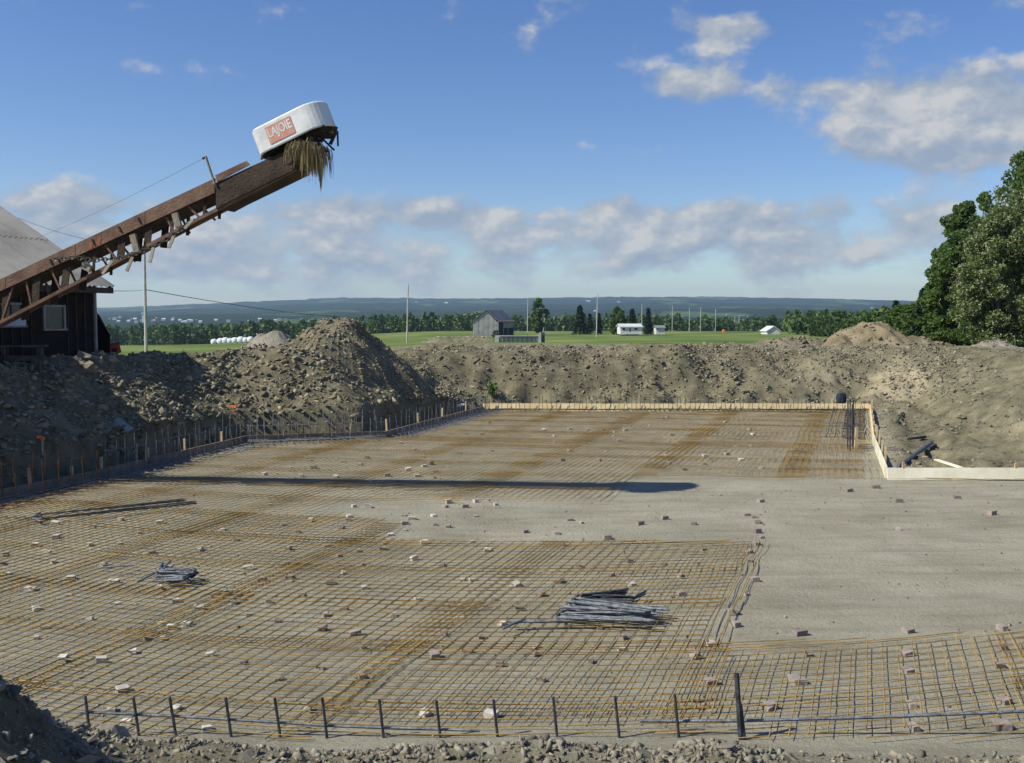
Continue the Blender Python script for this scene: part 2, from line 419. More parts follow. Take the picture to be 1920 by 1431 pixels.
def hfun(x, y):
    x = np.asarray(x, float); y = np.asarray(y, float)
    d, run, left, front = edge_dist(x, y)
    zf = zfar(x, y)
    rim = zf * (1 - front) + (1.55 + .05 * x * 0) * front
    lump = fbm(x * .35, y * .35, 3, 5)
    t = np.clip((d - .35) / (run * (1 + .5 * lump)), 0, 1)
    P = .45 * t + .55 * (t * t * (3 - 2 * t))
    cut = np.clip(left * 1.3, 0, 1)
    wob = .30 * fbm(x * 1.1, y * 1.1, 3, 15)
    dd = d + wob
    crest = 2.16 + .3 * lump
    tl = np.clip((dd - .95) / 2.15, 0, 1)
    face = sst(dd, .76, .96)
    zl = -.40 * sst(d, .12, .3) * (1 - face) + .70 * face + (crest - .70) * tl + (zf - .12 - crest) * sst(dd, 3.2, 5.6)
    z = rim * P * (1 - cut) + zl * cut
    out = sst(d, .1, .9)
    z = z + .05 * left * np.exp(-((d - 3.2) / 1.3) ** 2)
    rough = out * np.clip(1.15 - d / 34, .1, 1) * (1 - .2 * front)
    z = z + rough * (.40 * fbm(x * .55, y * .55, 3, 2) * sst(d, .6, 3) * (1 - .75 * front) + .42 * fbm(x * 2.1, y * 2.1, 4, 11) * (1 - .45 * front))
    # erosion hollows in the far bank
    bank = np.exp(-((t - .33) / .28) ** 2) * (d > 0)
    z = z - 1.1 * bank * np.clip(fbm(x * .42 + 3, y * .15, 3, 21), 0, 1) * (1 - front)
    z = z - (1 - front) * (1 - cut) * sst(d, .5, 1.6) * np.clip(1.3 - t, 0, 1) * (.55 * np.clip(np.abs(fbm(x * .55 + .5 * y * 0, y * .45, 4, 23)) * 2.2, 0, .5) + .5 * np.clip(fbm(x * 1.3, y * .7, 4, 27) - .03, 0, 1))
    z = z - (1 - front) * (1 - cut) * sst(d, .5, 1.4) * np.clip(1.25 - t, .0, 1) * .6 * np.clip(np.abs(fbm(x * 1.15 + .3 * y, y * .8, 3, 29)) * 1.6 - .04, 0, .35)
    # slumped hollows in the cut
    for hx, hy, sx, sy, dp in ((8.8, 35.2, 1.2, .55, .75), (7.9, 35.0, .5, .4, .5), (.7, 35.0, .45, .6, .75), (2.2, 36.6, .8, .4, .4), (11.2, 35.4, .8, .5, .5), (-.6, 35.2, .5, .5, .5), (5.3, 36.2, .9, .35, .35), (12.6, 36.6, .7, .6, .45), (14.2, 32.5, .9, 1.2, .4)):
        z = z - dp * np.clip(np.exp(-(((x - hx) / sx) ** 2 + ((y - hy) / sy) ** 2)) * (1 + 3 * fbm(x * 2.2, y * 2.2, 3, 81)), 0, 1.2) * (d > .4)
    # shallow ripples of the graded gravel floor
    ins = 1 - out
    z = z + ins * (.035 * fbm(x * .5, y * .9, 4, 31) + .03 * fbm(x * 1.6, y * 4, 3, 35))
    # track berms across the bare gravel
    z = z + ins * .05 * np.sin((y - .10 * x + .4 * fbm(x * .3, y * .3, 2, 8)) * 5.2) * sst(x, 1.5, 4.5) * (.5 + fbm(x * .4, y * .8, 2, 4)) * sst(y, 9.5, 11)
    # near rim: rubble ridge below the camera and the heap at its left
    z = z + (.17 + .4 * fbm(x * 1.3, y * .6, 3, 61)) * np.exp(-((y - 6.68) / .36) ** 2) * sst(-x, -2.4, -1.2) + .06 * np.exp(-((y - 6.7) / .3) ** 2) * (1 - sst(-x, -2.4, -1.2))
    z = z + 1.4 * np.exp(-(((x + 3.75) / 1.2) ** 2 + ((y - 5.35) / 1.0) ** 2))
    # raised heaps on the right bank
    z = z + .35 * np.exp(-(((x - 6.3) / 1.3) ** 2 + ((y - 37.2) / 1.0) ** 2))
    return z


def build_ground():
    x0, x1, y0, y1, st = -24.0, 32.0, -6.0, 62.0, .16
    xs = np.arange(x0, x1 + .01, st); ys = np.arange(y0, y1 + .01, st)
    X, Y = np.meshgrid(xs, ys); Z = hfun(X, Y)
    ny, nx = X.shape
    V = np.stack([X.ravel(), Y.ravel(), Z.ravel()], 1)
    i = np.arange(ny - 1)[:, None] * nx + np.arange(nx - 1)[None, :]
    Q = np.stack([i, i + 1, i + nx + 1, i + nx], -1).reshape(-1, 4)
    cx = X[:-1, :-1].ravel() + st / 2; cy = Y[:-1, :-1].ravel() + st / 2
    d, run, left, front = edge_dist(X.ravel(), Y.ravel())
    grav = 1 - sst(d + .55 * left + .6 * fbm(X.ravel() * 1.2, Y.ravel() * 1.2, 3, 40), .1, .7)
    far = sst(Y.ravel(), 38.5, 41) * .55
    grav = np.clip(grav + far * (fbm(X.ravel() * .2, Y.ravel() * .9, 3, 3) + .4), 0, 1)
    def spot(px, py, z, sx, sy):
        for yy in np.arange(20, 45, .1):
            c = AT(px, py, float(yy))
            if c.z < float(hfun(np.array([c.x]), np.array([c.y]))[0]): break
        return np.exp(-(((X.ravel() - c.x) / sx) ** 2 + ((Y.ravel() - c.y) / sy) ** 2))
    nn = fbm(X.ravel() * .9, Y.ravel() * .9, 4, 50)
    sand = np.clip((1.0 * spot(1690, 718, 1.1, .9, 1.6) + .4 * spot(1560, 720, 1.0, 2.2, 1.6) + .5 * spot(1900, 800, .6, .8, 1.5)) * (1.0 + 3 * nn), 0, 1)
    ins = inpoly(cx, cy, PIT)
    o_far = inpoly(cx, cy, PIT)
    res = []
    for name, mask in (('gravel_floor', ins), ('excavated_bank', ~ins)):
        q = Q[mask]; used = np.unique(q); mp = np.zeros(len(V), int); mp[used] = np.arange(len(used))
        o = mesh_np(name, V[used], mp[q], MAT['soil'], smooth=True); kind(o, 'structure')
        for an, arr in (('gravel', grav), ('sand', sand)):
            at = o.data.attributes.new(an, 'FLOAT', 'POINT'); at.data.foreach_set('value', arr[used].astype(np.float32))
        res.append(o)
    return res


FLOOR, BANK = build_ground()

grass_m = M('meadow_grass', (.075, .115, .026), (.20, .22, .075), .05, .95, .6, 3.5, c3=(.11, .155, .036), coord='Object', spec=.1)


def build_far():
    rs = np.concatenate([[9], np.geomspace(14, 760, 95)]); azs = np.radians(np.arange(-180, 180.1, 1.0))
    A, Rr = np.meshgrid(azs, rs); X = Rr * np.sin(A); Y = Rr * np.cos(A)
    Z = zfar(X, Y) + .5 * fbm(X * .03, Y * .03, 4, 60) * sst(Rr, 60, 200)
    near = (X > -23.2) & (X < 31.2) & (Y > -5.2) & (Y < 61.2)
    Z = Z - np.where(near, 4.5, 0.0) + np.where(near, 0, .03)
    ny, nx = X.shape; i = np.arange(ny - 1)[:, None] * nx + np.arange(nx - 1)[None, :]
    Q = np.stack([i, i + nx, i + nx + 1, i + 1], -1).reshape(-1, 4)
    o = mesh_np('ground', np.stack([X.ravel(), Y.ravel(), Z.ravel()], 1), Q, grass_m, smooth=True); kind(o, 'structure')


build_far()


def fieldz(x, y):
    x = float(x); y = float(y)
    if -23.2 < x < 31.2 and -5.2 < y < 61.2: return float(hfun(np.array([x]), np.array([y]))[0])
    return float(zfar(np.array([x]), np.array([y]))[0])


def hills_mat():
    m = bpy.data.materials.new('wooded_hills'); m.use_nodes = True; nt = m.node_tree; N = nt.nodes.new; L = nt.links.new
    p = nt.nodes['Principled BSDF']; p.inputs['Roughness'].default_value = 1; p.inputs['Specular IOR Level'].default_value = 0
    g = N('ShaderNodeNewGeometry'); mp = N('ShaderNodeMapping'); mp.inputs['Scale'].default_value = (1, .42, 0)
    L(g.outputs['Position'], mp.inputs[0])
    t = N('ShaderNodeTexNoise'); t.inputs['Scale'].default_value = .0042; t.inputs['Detail'].default_value = 3; L(mp.outputs[0], t.inputs['Vector'])
    r = N('ShaderNodeValToRGB'); e = r.color_ramp.elements; e[0].position = .575; e[0].color = (.018, .036, .022, 1); e[1].position = .61; e[1].color = (.062, .10, .042, 1)
    L(t.outputs[0], r.inputs[0])
    t2 = N('ShaderNodeTexNoise'); t2.inputs['Scale'].default_value = .035; t2.inputs['Detail'].default_value = 6; t2.inputs['Roughness'].default_value = .7; L(g.outputs['Position'], t2.inputs['Vector'])
    mr = N('ShaderNodeMapRange'); mr.inputs[1].default_value = .3; mr.inputs[2].default_value = .7; mr.inputs[3].default_value = .45; mr.inputs[4].default_value = 1.6
    L(t2.outputs[0], mr.inputs[0])
    s = N('ShaderNodeVectorMath'); s.operation = 'SCALE'; L(r.outputs[0], s.inputs[0]); L(mr.outputs[0], s.inputs['Scale']); L(s.outputs[0], p.inputs['Base Color'])
    return m


def hillz(r, az):
    px = CX + F * np.tan(az)
    top = np.interp(px, [-400, 190, 330, 480, 640, 900, 1150, 1400, 1650, 1800, 2400], [574, 577, 572, 566, 558, 561, 557, 558, 563, 567, 570])
    zt = H + (HZ - top) / F * 4500 * np.cos(az)
    zt = np.clip(zt, 20, 140)
    k = np.interp(r, [650, 900, 1500, 2200, 3000, 3800, 4500, 5600], [0, .02, .07, .20, .38, .62, 1, .7])
    b = np.interp(r, [650, 900, 1500, 2200], [-19, -16, -8, 0])
    X, Y = r * np.sin(az), r * np.cos(az)
    n = fbm(X * .0016, Y * .0016, 4, 70) * np.interp(r, [700, 1400, 3000, 4300, 4500], [6, 12, 34, 26, 8]) + fbm(X * .03, Y * .03, 3, 75) * np.interp(r, [700, 1500, 4500], [1, 4, 9])
    return b + k * zt + n


def build_hills():
    rs = np.geomspace(690, 5600, 150); azs = np.radians(np.arange(-62, 62.1, .14))
    A, Rr = np.meshgrid(azs, rs); Z = hillz(Rr, A)
    X = Rr * np.sin(A); Y = Rr * np.cos(A); ny, nx = X.shape
    i = np.arange(ny - 1)[:, None] * nx + np.arange(nx - 1)[None, :]
    Q = np.stack([i, i + nx, i + nx + 1, i + 1], -1).reshape(-1, 4)
    kind(mesh_np('hills', np.stack([X.ravel(), Y.ravel(), Z.ravel()], 1), Q, hills_mat(), smooth=True), 'structure')


build_hills()


def build_haze():
    b = MB().box((0, 2700, 45), (9600, 6200, 230)); hz = b.build('haze', None); kind(hz, 'stuff')
    m = bpy.data.materials.new('haze_air'); m.use_nodes = True; nt = m.node_tree; nt.nodes.clear()
    out = nt.nodes.new('ShaderNodeOutputMaterial'); v = nt.nodes.new('ShaderNodeVolumePrincipled')
    v.inputs['Color'].default_value = (.55, .74, 1.0, 1); v.inputs['Density'].default_value = HAZE; v.inputs['Anisotropy'].default_value = .2
    nt.links.new(v.outputs[0], out.inputs['Volume']); hz.data.materials.append(m)


HAZE = 1.35e-4
build_haze()

# ------------------------------------------------------------------ stones
def rock_shape(seed, flat):
    r = random.Random(seed); bm = bmesh.new()
    sx, sy, sz = 1, r.uniform(.5, .95), (r.uniform(.12, .26) if flat else r.uniform(.35, .6))
    for _ in range(8 if seed % 2 else 11):
        v = Vector((r.gauss(0, 1), r.gauss(0, 1), r.gauss(0, 1))).normalized()
        if flat: v.z = math.copysign(min(1, abs(v.z) ** .4), v.z)
        k = r.uniform(.65, 1.2)
        bm.verts.new((v.x * sx * k / 2, v.y * sy * k / 2, v.z * sz * k / 2))
    res = bmesh.ops.convex_hull(bm, input=bm.verts)
    junk = list({e for e in res['geom_interior'] + res['geom_unused'] if isinstance(e, bmesh.types.BMVert)})
    if junk: bmesh.ops.delete(bm, geom=junk, context='VERTS')
    bmesh.ops.triangulate(bm, faces=bm.faces)
    bmesh.ops.recalc_face_normals(bm, faces=bm.faces)
    bm.verts.index_update()
    V = np.array([v.co[:] for v in bm.verts]); Fc = np.array([[v.index for v in f.verts] for f in bm.faces])
    bm.free(); return V, Fc


ROCKS = [rock_shape(100 + i, i % 5 != 0) for i in range(14)]
ROCK_ME = {}


def rock_mesh(k, matname):
    if (k, matname) not in ROCK_ME:
        V, Fc = ROCKS[k]; me = bpy.data.meshes.new('stone'); me.from_pydata(V.tolist(), [], Fc.tolist()); me.update()
        me.materials.append(MAT[matname]); ROCK_ME[(k, matname)] = me
    return ROCK_ME[(k, matname)]


def rand_rot(n, tilt, r=rng):
    """rotation matrices: yaw free, limited tilt"""
    a = r.random(n) * 2 * np.pi; b = r.normal(0, tilt, n); c = r.normal(0, tilt, n)
    ca, sa, cb, sb, cc, sc_ = np.cos(a), np.sin(a), np.cos(b), np.sin(b), np.cos(c), np.sin(c)
    Rz = np.zeros((n, 3, 3)); Rx = np.zeros((n, 3, 3)); Ry = np.zeros((n, 3, 3))
    Rz[:, 0, 0] = ca; Rz[:, 0, 1] = -sa; Rz[:, 1, 0] = sa; Rz[:, 1, 1] = ca; Rz[:, 2, 2] = 1
    Rx[:, 1, 1] = cb; Rx[:, 1, 2] = -sb; Rx[:, 2, 1] = sb; Rx[:, 2, 2] = cb; Rx[:, 0, 0] = 1
    Ry[:, 0, 0] = cc; Ry[:, 0, 2] = sc_; Ry[:, 2, 0] = -sc_; Ry[:, 2, 2] = cc; Ry[:, 1, 1] = 1
    return Rz @ Rx @ Ry


def stones_joined(name, P, S, matname, parent=None, loc=None, tilt=.45):
    n = len(P); Rm = rand_rot(n, tilt); ks = rng.integers(0, len(ROCKS), n)
    Vs = []; Fs = []; off = 0
    for k, (V, Fc) in enumerate(ROCKS):
        idx = np.where(ks == k)[0]
        if not len(idx): continue
        v = np.einsum('nij,mj->nmi', Rm[idx], V) * S[idx, None, None] + P[idx, None, :]
        f = Fc[None] + (np.arange(len(idx)) * len(V))[:, None, None] + off
        Vs.append(v.reshape(-1, 3)); Fs.append(f.reshape(-1, 3)); off += len(idx) * len(V)
    o = mesh_np(name, np.concatenate(Vs), np.concatenate(Fs), MAT[matname], parent, loc)
    return kind(o, 'stuff')


def scatter_bank():
    ALL = []

    def samp(n, x0, x1, y0, y1, dens, smin, smax, pw, mat):
        x = rng.uniform(x0, x1, n); y = rng.uniform(y0, y1, n)
        d, run, left, front = edge_dist(x, y)
        keep = (rng.random(n) < dens(x, y, d, run, left, front)) & (d > .25)
        x, y = x[keep], y[keep]
        s = smin + (smax - smin) * rng.random(len(x)) ** pw
        z = hfun(x, y) - s * .02
        ALL.append((np.stack([x, y, z], 1), s, mat))
    cl = lambda x, y: sst(fbm(x * .8, y * .8, 3, 90), -.12, .14)
    # left bank of broken shale
    samp(190000, -19, -1, 8, 34, lambda x, y, d, r, l, f: np.where((d < 5.0) & (d > .78), .22 + .75 * np.clip(l, 0, 1), 0) * (.5 + .5 * cl(x, y)) * (f < .3), .04, .34, 4.4, 'shale')
    # far bank
    samp(120000, -4, 17, 33.5, 41, lambda x, y, d, r, l, f: (d < 9) * .55 * (.25 + .75 * cl(x, y)), .03, .26, 5.0, 'bank_stone')
    samp(900, -4, 17, 33.5, 41, lambda x, y, d, r, l, f: (d < 9) * .3, .2, .5, 3.5, 'bank_stone')
    # right bank
    samp(150000, 7, 30, 19.5, 46, lambda x, y, d, r, l, f: .5 * (.15 + .85 * cl(x, y)), .025, .2, 5.0, 'bank_stone')
    samp(600, 7, 30, 19.5, 46, lambda x, y, d, r, l, f: .4 + 0 * x, .15, .42, 3.5, 'bank_stone')
    # near rim
    samp(60000, -5.5, 5.5, 4.5, 7.25, lambda x, y, d, r, l, f: (.45 + .5 * cl(x, y)) * np.where(x > 1.9, .45, 1) * (np.abs(x) < .62 * y + .2), .015, .12, 3.2, 'fresh_stone')
    samp(900, -5.5, 5.5, 4.8, 7.15, lambda x, y, d, r, l, f: np.where(x > 1.9, .14, .62), .08, .30, 3.0, 'fresh_stone')
    tops = []
    for P, S, mt in ALL:
        vis = (np.abs(P[:, 0]) < .56 * P[:, 1])
        tops.append(np.where(vis, S / P[:, 1], 0))
    flat = np.concatenate(tops); thr = np.sort(flat)[-300]
    cnt = 0
    for (P, S, mt), sc in zip(ALL, tops):
        big = sc > thr
        Rm = rand_rot(int(big.sum()), .38)
        for j, i in enumerate(np.where(big)[0]):
            o = bpy.data.objects.new('stone', rock_mesh(int(rng.integers(0, len(ROCKS))), mt)); C.objects.link(o)
            s = float(S[i]); Mx = Matrix(Rm[j].tolist()).to_4x4()
            o.matrix_basis = Matrix.Translation(Vector(P[i])) @ Mx @ Matrix.Scale(s, 4)
            o.parent = BANK; cnt += 1
    for mt in ('shale', 'bank_stone', 'fresh_stone'):
        PP = np.concatenate([P[~(sc > thr)] for (P, S, m_), sc in zip(ALL, tops) if m_ == mt])
        SS = np.concatenate([S[~(sc > thr)] for (P, S, m_), sc in zip(ALL, tops) if m_ == mt])
        stones_joined('rubble', PP, SS, mt, BANK, tilt=.9 if mt == 'fresh_stone' else .5)


scatter_bank()


def floor_pebbles():
    n = 34000
    x = rng.uniform(-11, 17, n); y = rng.uniform(7.3, 33, n)
    d, *_ = edge_dist(x, y); k = (d < -.1) & (rng.random(n) < .25 + 1.2 * np.clip(fbm(x * .5, y * .9, 3, 33) + .15, 0, 1)); x, y = x[k], y[k]
    s = .010 + .05 * rng.random(len(x)) ** 5
    stones_joined('pebbles', np.stack([x, y, hfun(x, y) + s * .15], 1), s, 'grey_stone', FLOOR, tilt=.6)


floor_pebbles()


def heap(name, label, px, py, Y, half_w, depth, matname, soil_tone, n, smax, seed, base_px=None, sharp=1.0, exact_h=None):
    top = AT(px, py, Y); bz = min(fieldz(top.x, top.y), fieldz(top.x, top.y - depth)) - .25
    h = (exact_h or top.z) - bz; nr, na = 34, 72
    rr = np.linspace(0, 1, nr)[:, None]; aa = np.linspace(0, 2 * np.pi, na, endpoint=False)[None]
    lob = 1 + .45 * fbm(np.cos(aa) * 1.7 + seed, np.sin(aa) * 1.7, 3, seed)
    X = top.x + rr * np.cos(aa) * half_w * lob; Yy = top.y + rr * np.sin(aa) * depth * lob
    prof = (1 - rr) ** sharp * (1 - .25 * np.exp(-(rr / .12) ** 2))
    B = hfun(X, Yy) - .12
    h = (exact_h or top.z) - float(hfun(np.array([top.x]), np.array([top.y]))[0]) + .1
    Z = B + h * prof * 1.12 + (.6 * fbm(X * .9, Yy * .9, 3, seed + 3) + .25 * fbm(X * 3, Yy * 3, 3, seed + 7)) * np.minimum(1, h) * (1 - rr ** 4) * .8
    Z[-1] = B[-1] - .25
    V = np.stack([X.ravel(), Yy.ravel(), Z.ravel()], 1)
    i = np.arange(nr - 1)[:, None] * na; j = np.arange(na)[None]; j2 = (j + 1) % na
    Q = np.stack([i + j, i + na + j, i + na + j2, i + j2], -1).reshape(-1, 4)
    root = empty(name, (top.x, top.y, bz), label, 'heap')
    mesh_np('soil', V, Q, soil_tone, root, smooth=True)
    q = rng.random(n) ** .5 * .97; a = rng.random(n) * 2 * np.pi
    fi = q * (nr - 1); i0 = np.clip(fi.astype(int), 0, nr - 2); ja = (a / (2 * np.pi) * na).astype(int) % na; ft = fi - i0
    x = X[i0, ja] * (1 - ft) + X[i0 + 1, ja] * ft; y = Yy[i0, ja] * (1 - ft) + Yy[i0 + 1, ja] * ft; z = Z[i0, ja] * (1 - ft) + Z[i0 + 1, ja] * ft
    s = .05 + (smax - .05) * rng.random(n) ** 3.6
    stones_joined('stones', np.stack([x, y, z + s * .05], 1), s, matname, root)
    return root


brown_soil = M('brown_soil', (.115, .10, .066), (.23, .20, .135), 1.6, .95, .9, 20, c3=(.17, .15, .10), spec=.1)
grey_grit = M('grey_grit', (.20, .185, .15), (.29, .27, .225), 1.6, .95, .9, 30, c3=(.25, .23, .185), spec=.1)
orange_soil = M('ochre_soil', (.15, .122, .075), (.27, .225, .145), 1.3, .95, .9, 20, c3=(.21, .172, .108), spec=.1)
heap('soil_mound', 'tall brown mound of soil and broken rock behind the left bank', 636, 589, 31.5, 3.0, 3.3, 'shale', brown_soil, 6500, .22, 4)
heap('gravel_heap', 'smaller smooth grey gravel heap behind the tall brown mound', 512, 616, 33.5, 1.9, 1.9, 'grey_stone', grey_grit, 260, .2, 9)
heap('soil_mound', 'lumpy ochre soil mound with boulders in front of the tree line', 1632, 598, 47, 2.7, 2.4, 'bank_stone', orange_soil, 700, .38, 13)
heap('soil_mound', 'low heap of earth trailing right of the ochre mound', 1710, 630, 46.5, 2.4, 1.7, 'bank_stone', brown_soil, 400, .35, 17)
heap('rubble_heap', 'low long row of rock rubble beside the green field', 1490, 632, 47, 2.3, 1.2, 'bank_stone', brown_soil, 600, .42, 21, sharp=.75)
heap('soil_mound', 'small grey soil heap under the blossoming tree', 1860, 631, 43, 1.6, 1.4, 'grey_stone', grey_grit, 160, .3, 25)
heap('soil_mound', 'small ochre lump of earth left of the ochre mound', 1575, 624, 46, 1.0, 1.0, 'bank_stone', orange_soil, 90, .25, 29)

# ------------------------------------------------------------------ formwork
def run_of_boards(label, pts, h, thick, mat, z0=0.0, blen=3.6, stakes=True, stake_h=.42, side=1, stake_mat='stake', group=None, gap=.012, tilt=0.0):
    a = Vector(pts[0]); root = empty('formwork_board_run', (a.x, a.y, z0), label, 'formwork', group)
    for i in range(len(pts) - 1):
        p, q = Vector(pts[i]), Vector(pts[i + 1]); L_ = (q - p).length; n = max(1, round(L_ / blen)); d = (q - p).normalized()
        sd = Vector((d.y, -d.x, 0)) * side
        for k in range(n):
            s0 = p + d * (L_ * k / n + gap / 2); s1 = p + d * (L_ * (k + 1) / n - gap / 2)
            jz = random.uniform(-.008, .008)
            MB().beam(s0 + Vector((0, 0, z0 + h / 2 + jz)), s1 + Vector((0, 0, z0 + h / 2 + jz)), thick, h, Vector((0, 0, 1)) + sd * tilt).build('board', MAT[mat], root)
            if stakes:
                for t in ((.08, .62) if n > 1 else (.3, .75)):
                    b = s0.lerp(s1, t) + sd * (thick / 2 + .025); hh = stake_h * random.uniform(.8, 1.15)
                    lean = Vector((random.uniform(-.03, .03), random.uniform(-.03, .03), hh))
                    MB().beam(b + Vector((0, 0, z0 - .1)), b + Vector((0, 0, z0)) + lean, .045, .04, Vector((d.x, d.y, 0))).build('stake', MAT[stake_mat], root)
    return root


V3 = lambda p, z=0: Vector((p[0], p[1], z))
FA, FB, FC, FD, FE, FF, FG, FH = [V3(PIT[i]) for i in (0, 1, 3, 4, 5, 6, 7, 8)]
run_of_boards('weathered brown form boards along the shaded rubble bank', [FA, FB, V3(PIT[2]), FC], .20, .04, 'old_board', side=-1, stake_mat='stake')
run_of_boards('brown form boards set across the jog below the tall soil mound', [FC, FD], .19, .04, 'old_board', side=-1)
run_of_boards('grey form boards slanting from the jog to the far corner', [FD, FE], .18, .04, 'old_board', side=-1)
run_of_boards('yellow plywood form strip along the far edge of the slab', [FE, FF], .27, .03, 'ply', side=-1, stake_h=.5, tilt=.22)
run_of_boards('yellow plywood form strip from the far corner to the caged starter bars', [FF, FG], .24, .03, 'ply', side=-1, stake_h=.4)
run_of_boards('leaning yellowish form boards joining the strip to the pale plank', [FG, FH + Vector((.03, .12, 0))], .24, .04, 'pale_board', side=-1, stake_h=.5)
run_of_boards('wide pale plank standing on edge at the foot of the right bank', [FH, V3((24, 19.3))], .24, .045, 'pale_board', side=-1, stake_h=.4, blen=4.2, tilt=.28)

# ------------------------------------------------------------------ starter bars
def starter_row(label, pts, spacing, h, inset, mat, r=.008, tie=None, second=None, legs=True, jit=.04, ragged=.06, leg_mat=None, along=(.16, .34, .52)):
    root = empty('starter_bar_row', (pts[0].x, pts[0].y, 0), label, 'rebar')
    for i in range(len(pts) - 1):
        p, q = pts[i], pts[i + 1]; L_ = (q - p).length; d = (q - p).normalized(); inn = Vector((d.y, -d.x, 0))
        n = int(L_ / spacing)
        for off, hh in [(inset, h)] + ([second] if second else []):
            for k in range(n):
                b = p + d * ((k + .5 + random.uniform(-jit, jit) * 4) * L_ / n) + inn * (off + random.uniform(-.02, .02))
                if random.random() < .04: continue
                H_ = hh + random.uniform(-ragged, ragged)
                ln = Vector((random.gauss(0, .03), random.gauss(0, .03), 0))
                pts_ = [b + Vector((0, 0, .05)), b + Vector((0, 0, H_ * .5)) + ln * .5, b + Vector((0, 0, H_)) + ln]
                if legs: pts_ = [b + inn * random.uniform(.5, .62) + Vector((0, 0, .07))] + pts_
                MB().tube(pts_, r, 4).build('bar', MAT[mat], root)
        for off in along:
            m = int(L_ / .8) + 1
            MB().tube([p + d * (L_ * j / m) + inn * (off + random.uniform(-.02, .02)) + Vector((0, 0, .085 + random.uniform(0, .02))) for j in range(m + 1)], r * 1.15, 4).build('edge_bar', MAT[leg_mat or mat], root)
        if tie:
            for (t0, t1, z) in tie:
                m = int(L_ * (t1 - t0) / .8) + 1
                MB().tube([p + d * (L_ * (t0 + (t1 - t0) * j / m)) + inn * (inset + .015) + Vector((0, 0, z + random.uniform(-.015, .015))) for j in range(m + 1)], r, 4).build('tie_bar', MAT[mat], root)
    return root


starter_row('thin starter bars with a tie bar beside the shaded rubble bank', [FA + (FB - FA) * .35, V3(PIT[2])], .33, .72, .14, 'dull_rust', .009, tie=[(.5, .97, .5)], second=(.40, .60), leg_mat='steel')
starter_row('starter bars with tie bar along the sunlit rubble bank', [V3(PIT[2]), FC], .30, .78, .14, 'steel', .009, tie=[(.02, 1, .55)], second=(.42, .6))
starter_row('dense grey starter bars across the jog below the tall soil mound', [FC, FD], .16, .78, .12, 'steel', .009, tie=[(0, 1, .45)], second=(.3, .62))
starter_row('grey starter bars on the slant to the far corner', [FD, FE], .26, .62, .12, 'steel', .009, second=(.34, .3), along=(.12, .24, .36, .48, .6))
starter_row('long row of thin starter bars before the yellow far form strip', [FE, FF], .15, .5, .15, 'dark_steel', .008, legs=True, ragged=.14)
starter_row('grey bars before the far right corner of the slab', [FF, FG + (FF - FG) * .05], .3, .16, .2, 'dark_steel', .009, along=(.15, .35, .55, .75, .95, 1.15))


def front_stubs():
    spots = [(160, 1305, 1372), (250, 1308, 1392), (318, 1307, 1400), (423, 1308, 1388), (515, 1309, 1390), (604, 1308, 1375), (711, 1312, 1372), (818, 1314, 1370), (925, 1312, 1372), (1037, 1307, 1362), (1153, 1305, 1365), (1265, 1302, 1360)]
    root = empty('starter_bar_row', G(160, 1395), 'row of short grey starter bars with a lying tie bar at the near rubble', 'rebar')
    for px, t, b in spots:
        y0 = 7.28; base = Vector((AT(px + (b - t) * .15, 1395, y0).x, y0, -.02)); tp = AT(px, t, y0 + .02)
        MB().tube([base, base.lerp(tp, .5), tp], .0115, 7).build('bar', MAT['dark_steel'], root)
    MB().tube([AT(x, y, 7.31) for x, y in ((150, 1335), (330, 1343), (640, 1362), (900, 1370))], .011, 6).build('tie_bar', MAT['steel'], root)
    MB().tube([AT(x, y, 7.33) for x, y in ((1200, 1352), (1380, 1352), (1640, 1345), (1920, 1334), (2200, 1322))], .013, 6).build('tie_bar', MAT['steel'], root)
    for dx in (0, 6):
        tp = AT(1381 + dx, 1262 + dx * 10, 7.3); b = AT(1389 + dx, 1392, 7.22)
        MB().tube([b, b.lerp(tp, .5), tp], .02, 8).build('thick_bar', MAT['dark_steel'], root)


front_stubs()

# ------------------------------------------------------------------ wire mesh sheets
BARE = [(G(x, y).x, G(x, y).y) for x, y in ((1664, 904), (1195, 896), (1150, 942), (640, 948), (622, 962), (765, 985), (735, 1012), (785, 1022), (1437, 1018), (1365, 1212), (1920, 1187), (2700, 1150), (2700, 904))]


def lat(u, v):
    X = u + .355 * (v - 9); Y = v
    w = float(sst(v, 13, 23))
    for _ in range(3):
        xc = max(-7.5, min(7.5, X))
        Y = v + (1 - w) * (.030 * xc * xc) + w * (-.16 * (X - 2))
        X = u + .355 * (Y - 9)
    return X, Y


MESH_OUT = [(p[0], p[1]) for p in PIT]


def allowed(x, y):
    a = np.array([x]); b = np.array([y])
    return bool(inpoly(a, b, MESH_OUT)[0]) and not bool(inpoly(a, b, BARE)[0])


UB = [-12.45, -9.6, -6.75, -3.95, -1.1, 1.85, 4.75, 7.65, 10.5]
VB = [6.75] + [7.75 + 1.45 * k for k in range(0, 20)]
MESHP = []


def clip_runs(pts):
    X = np.array([p[0] for p in pts]); Y = np.array([p[1] for p in pts])
    d = edge_dist(X, Y)[0]
    ok = (d < np.where(Y < 10, -.02, np.where(X > 6, -.12, -.3))) & ~inpoly(X, Y, BARE)
    runs = []; cur = []
    for k, o in enumerate(ok):
        if o: cur.append(pts[k])
        elif cur: runs.append(cur); cur = []
    if cur: runs.append(cur)
    return [r for r in runs if len(r) >= 2]


ZN = lambda x, y: float(.040 + .035 * fbm(np.array([x * .9]), np.array([y * .9]), 3, 44)[0])


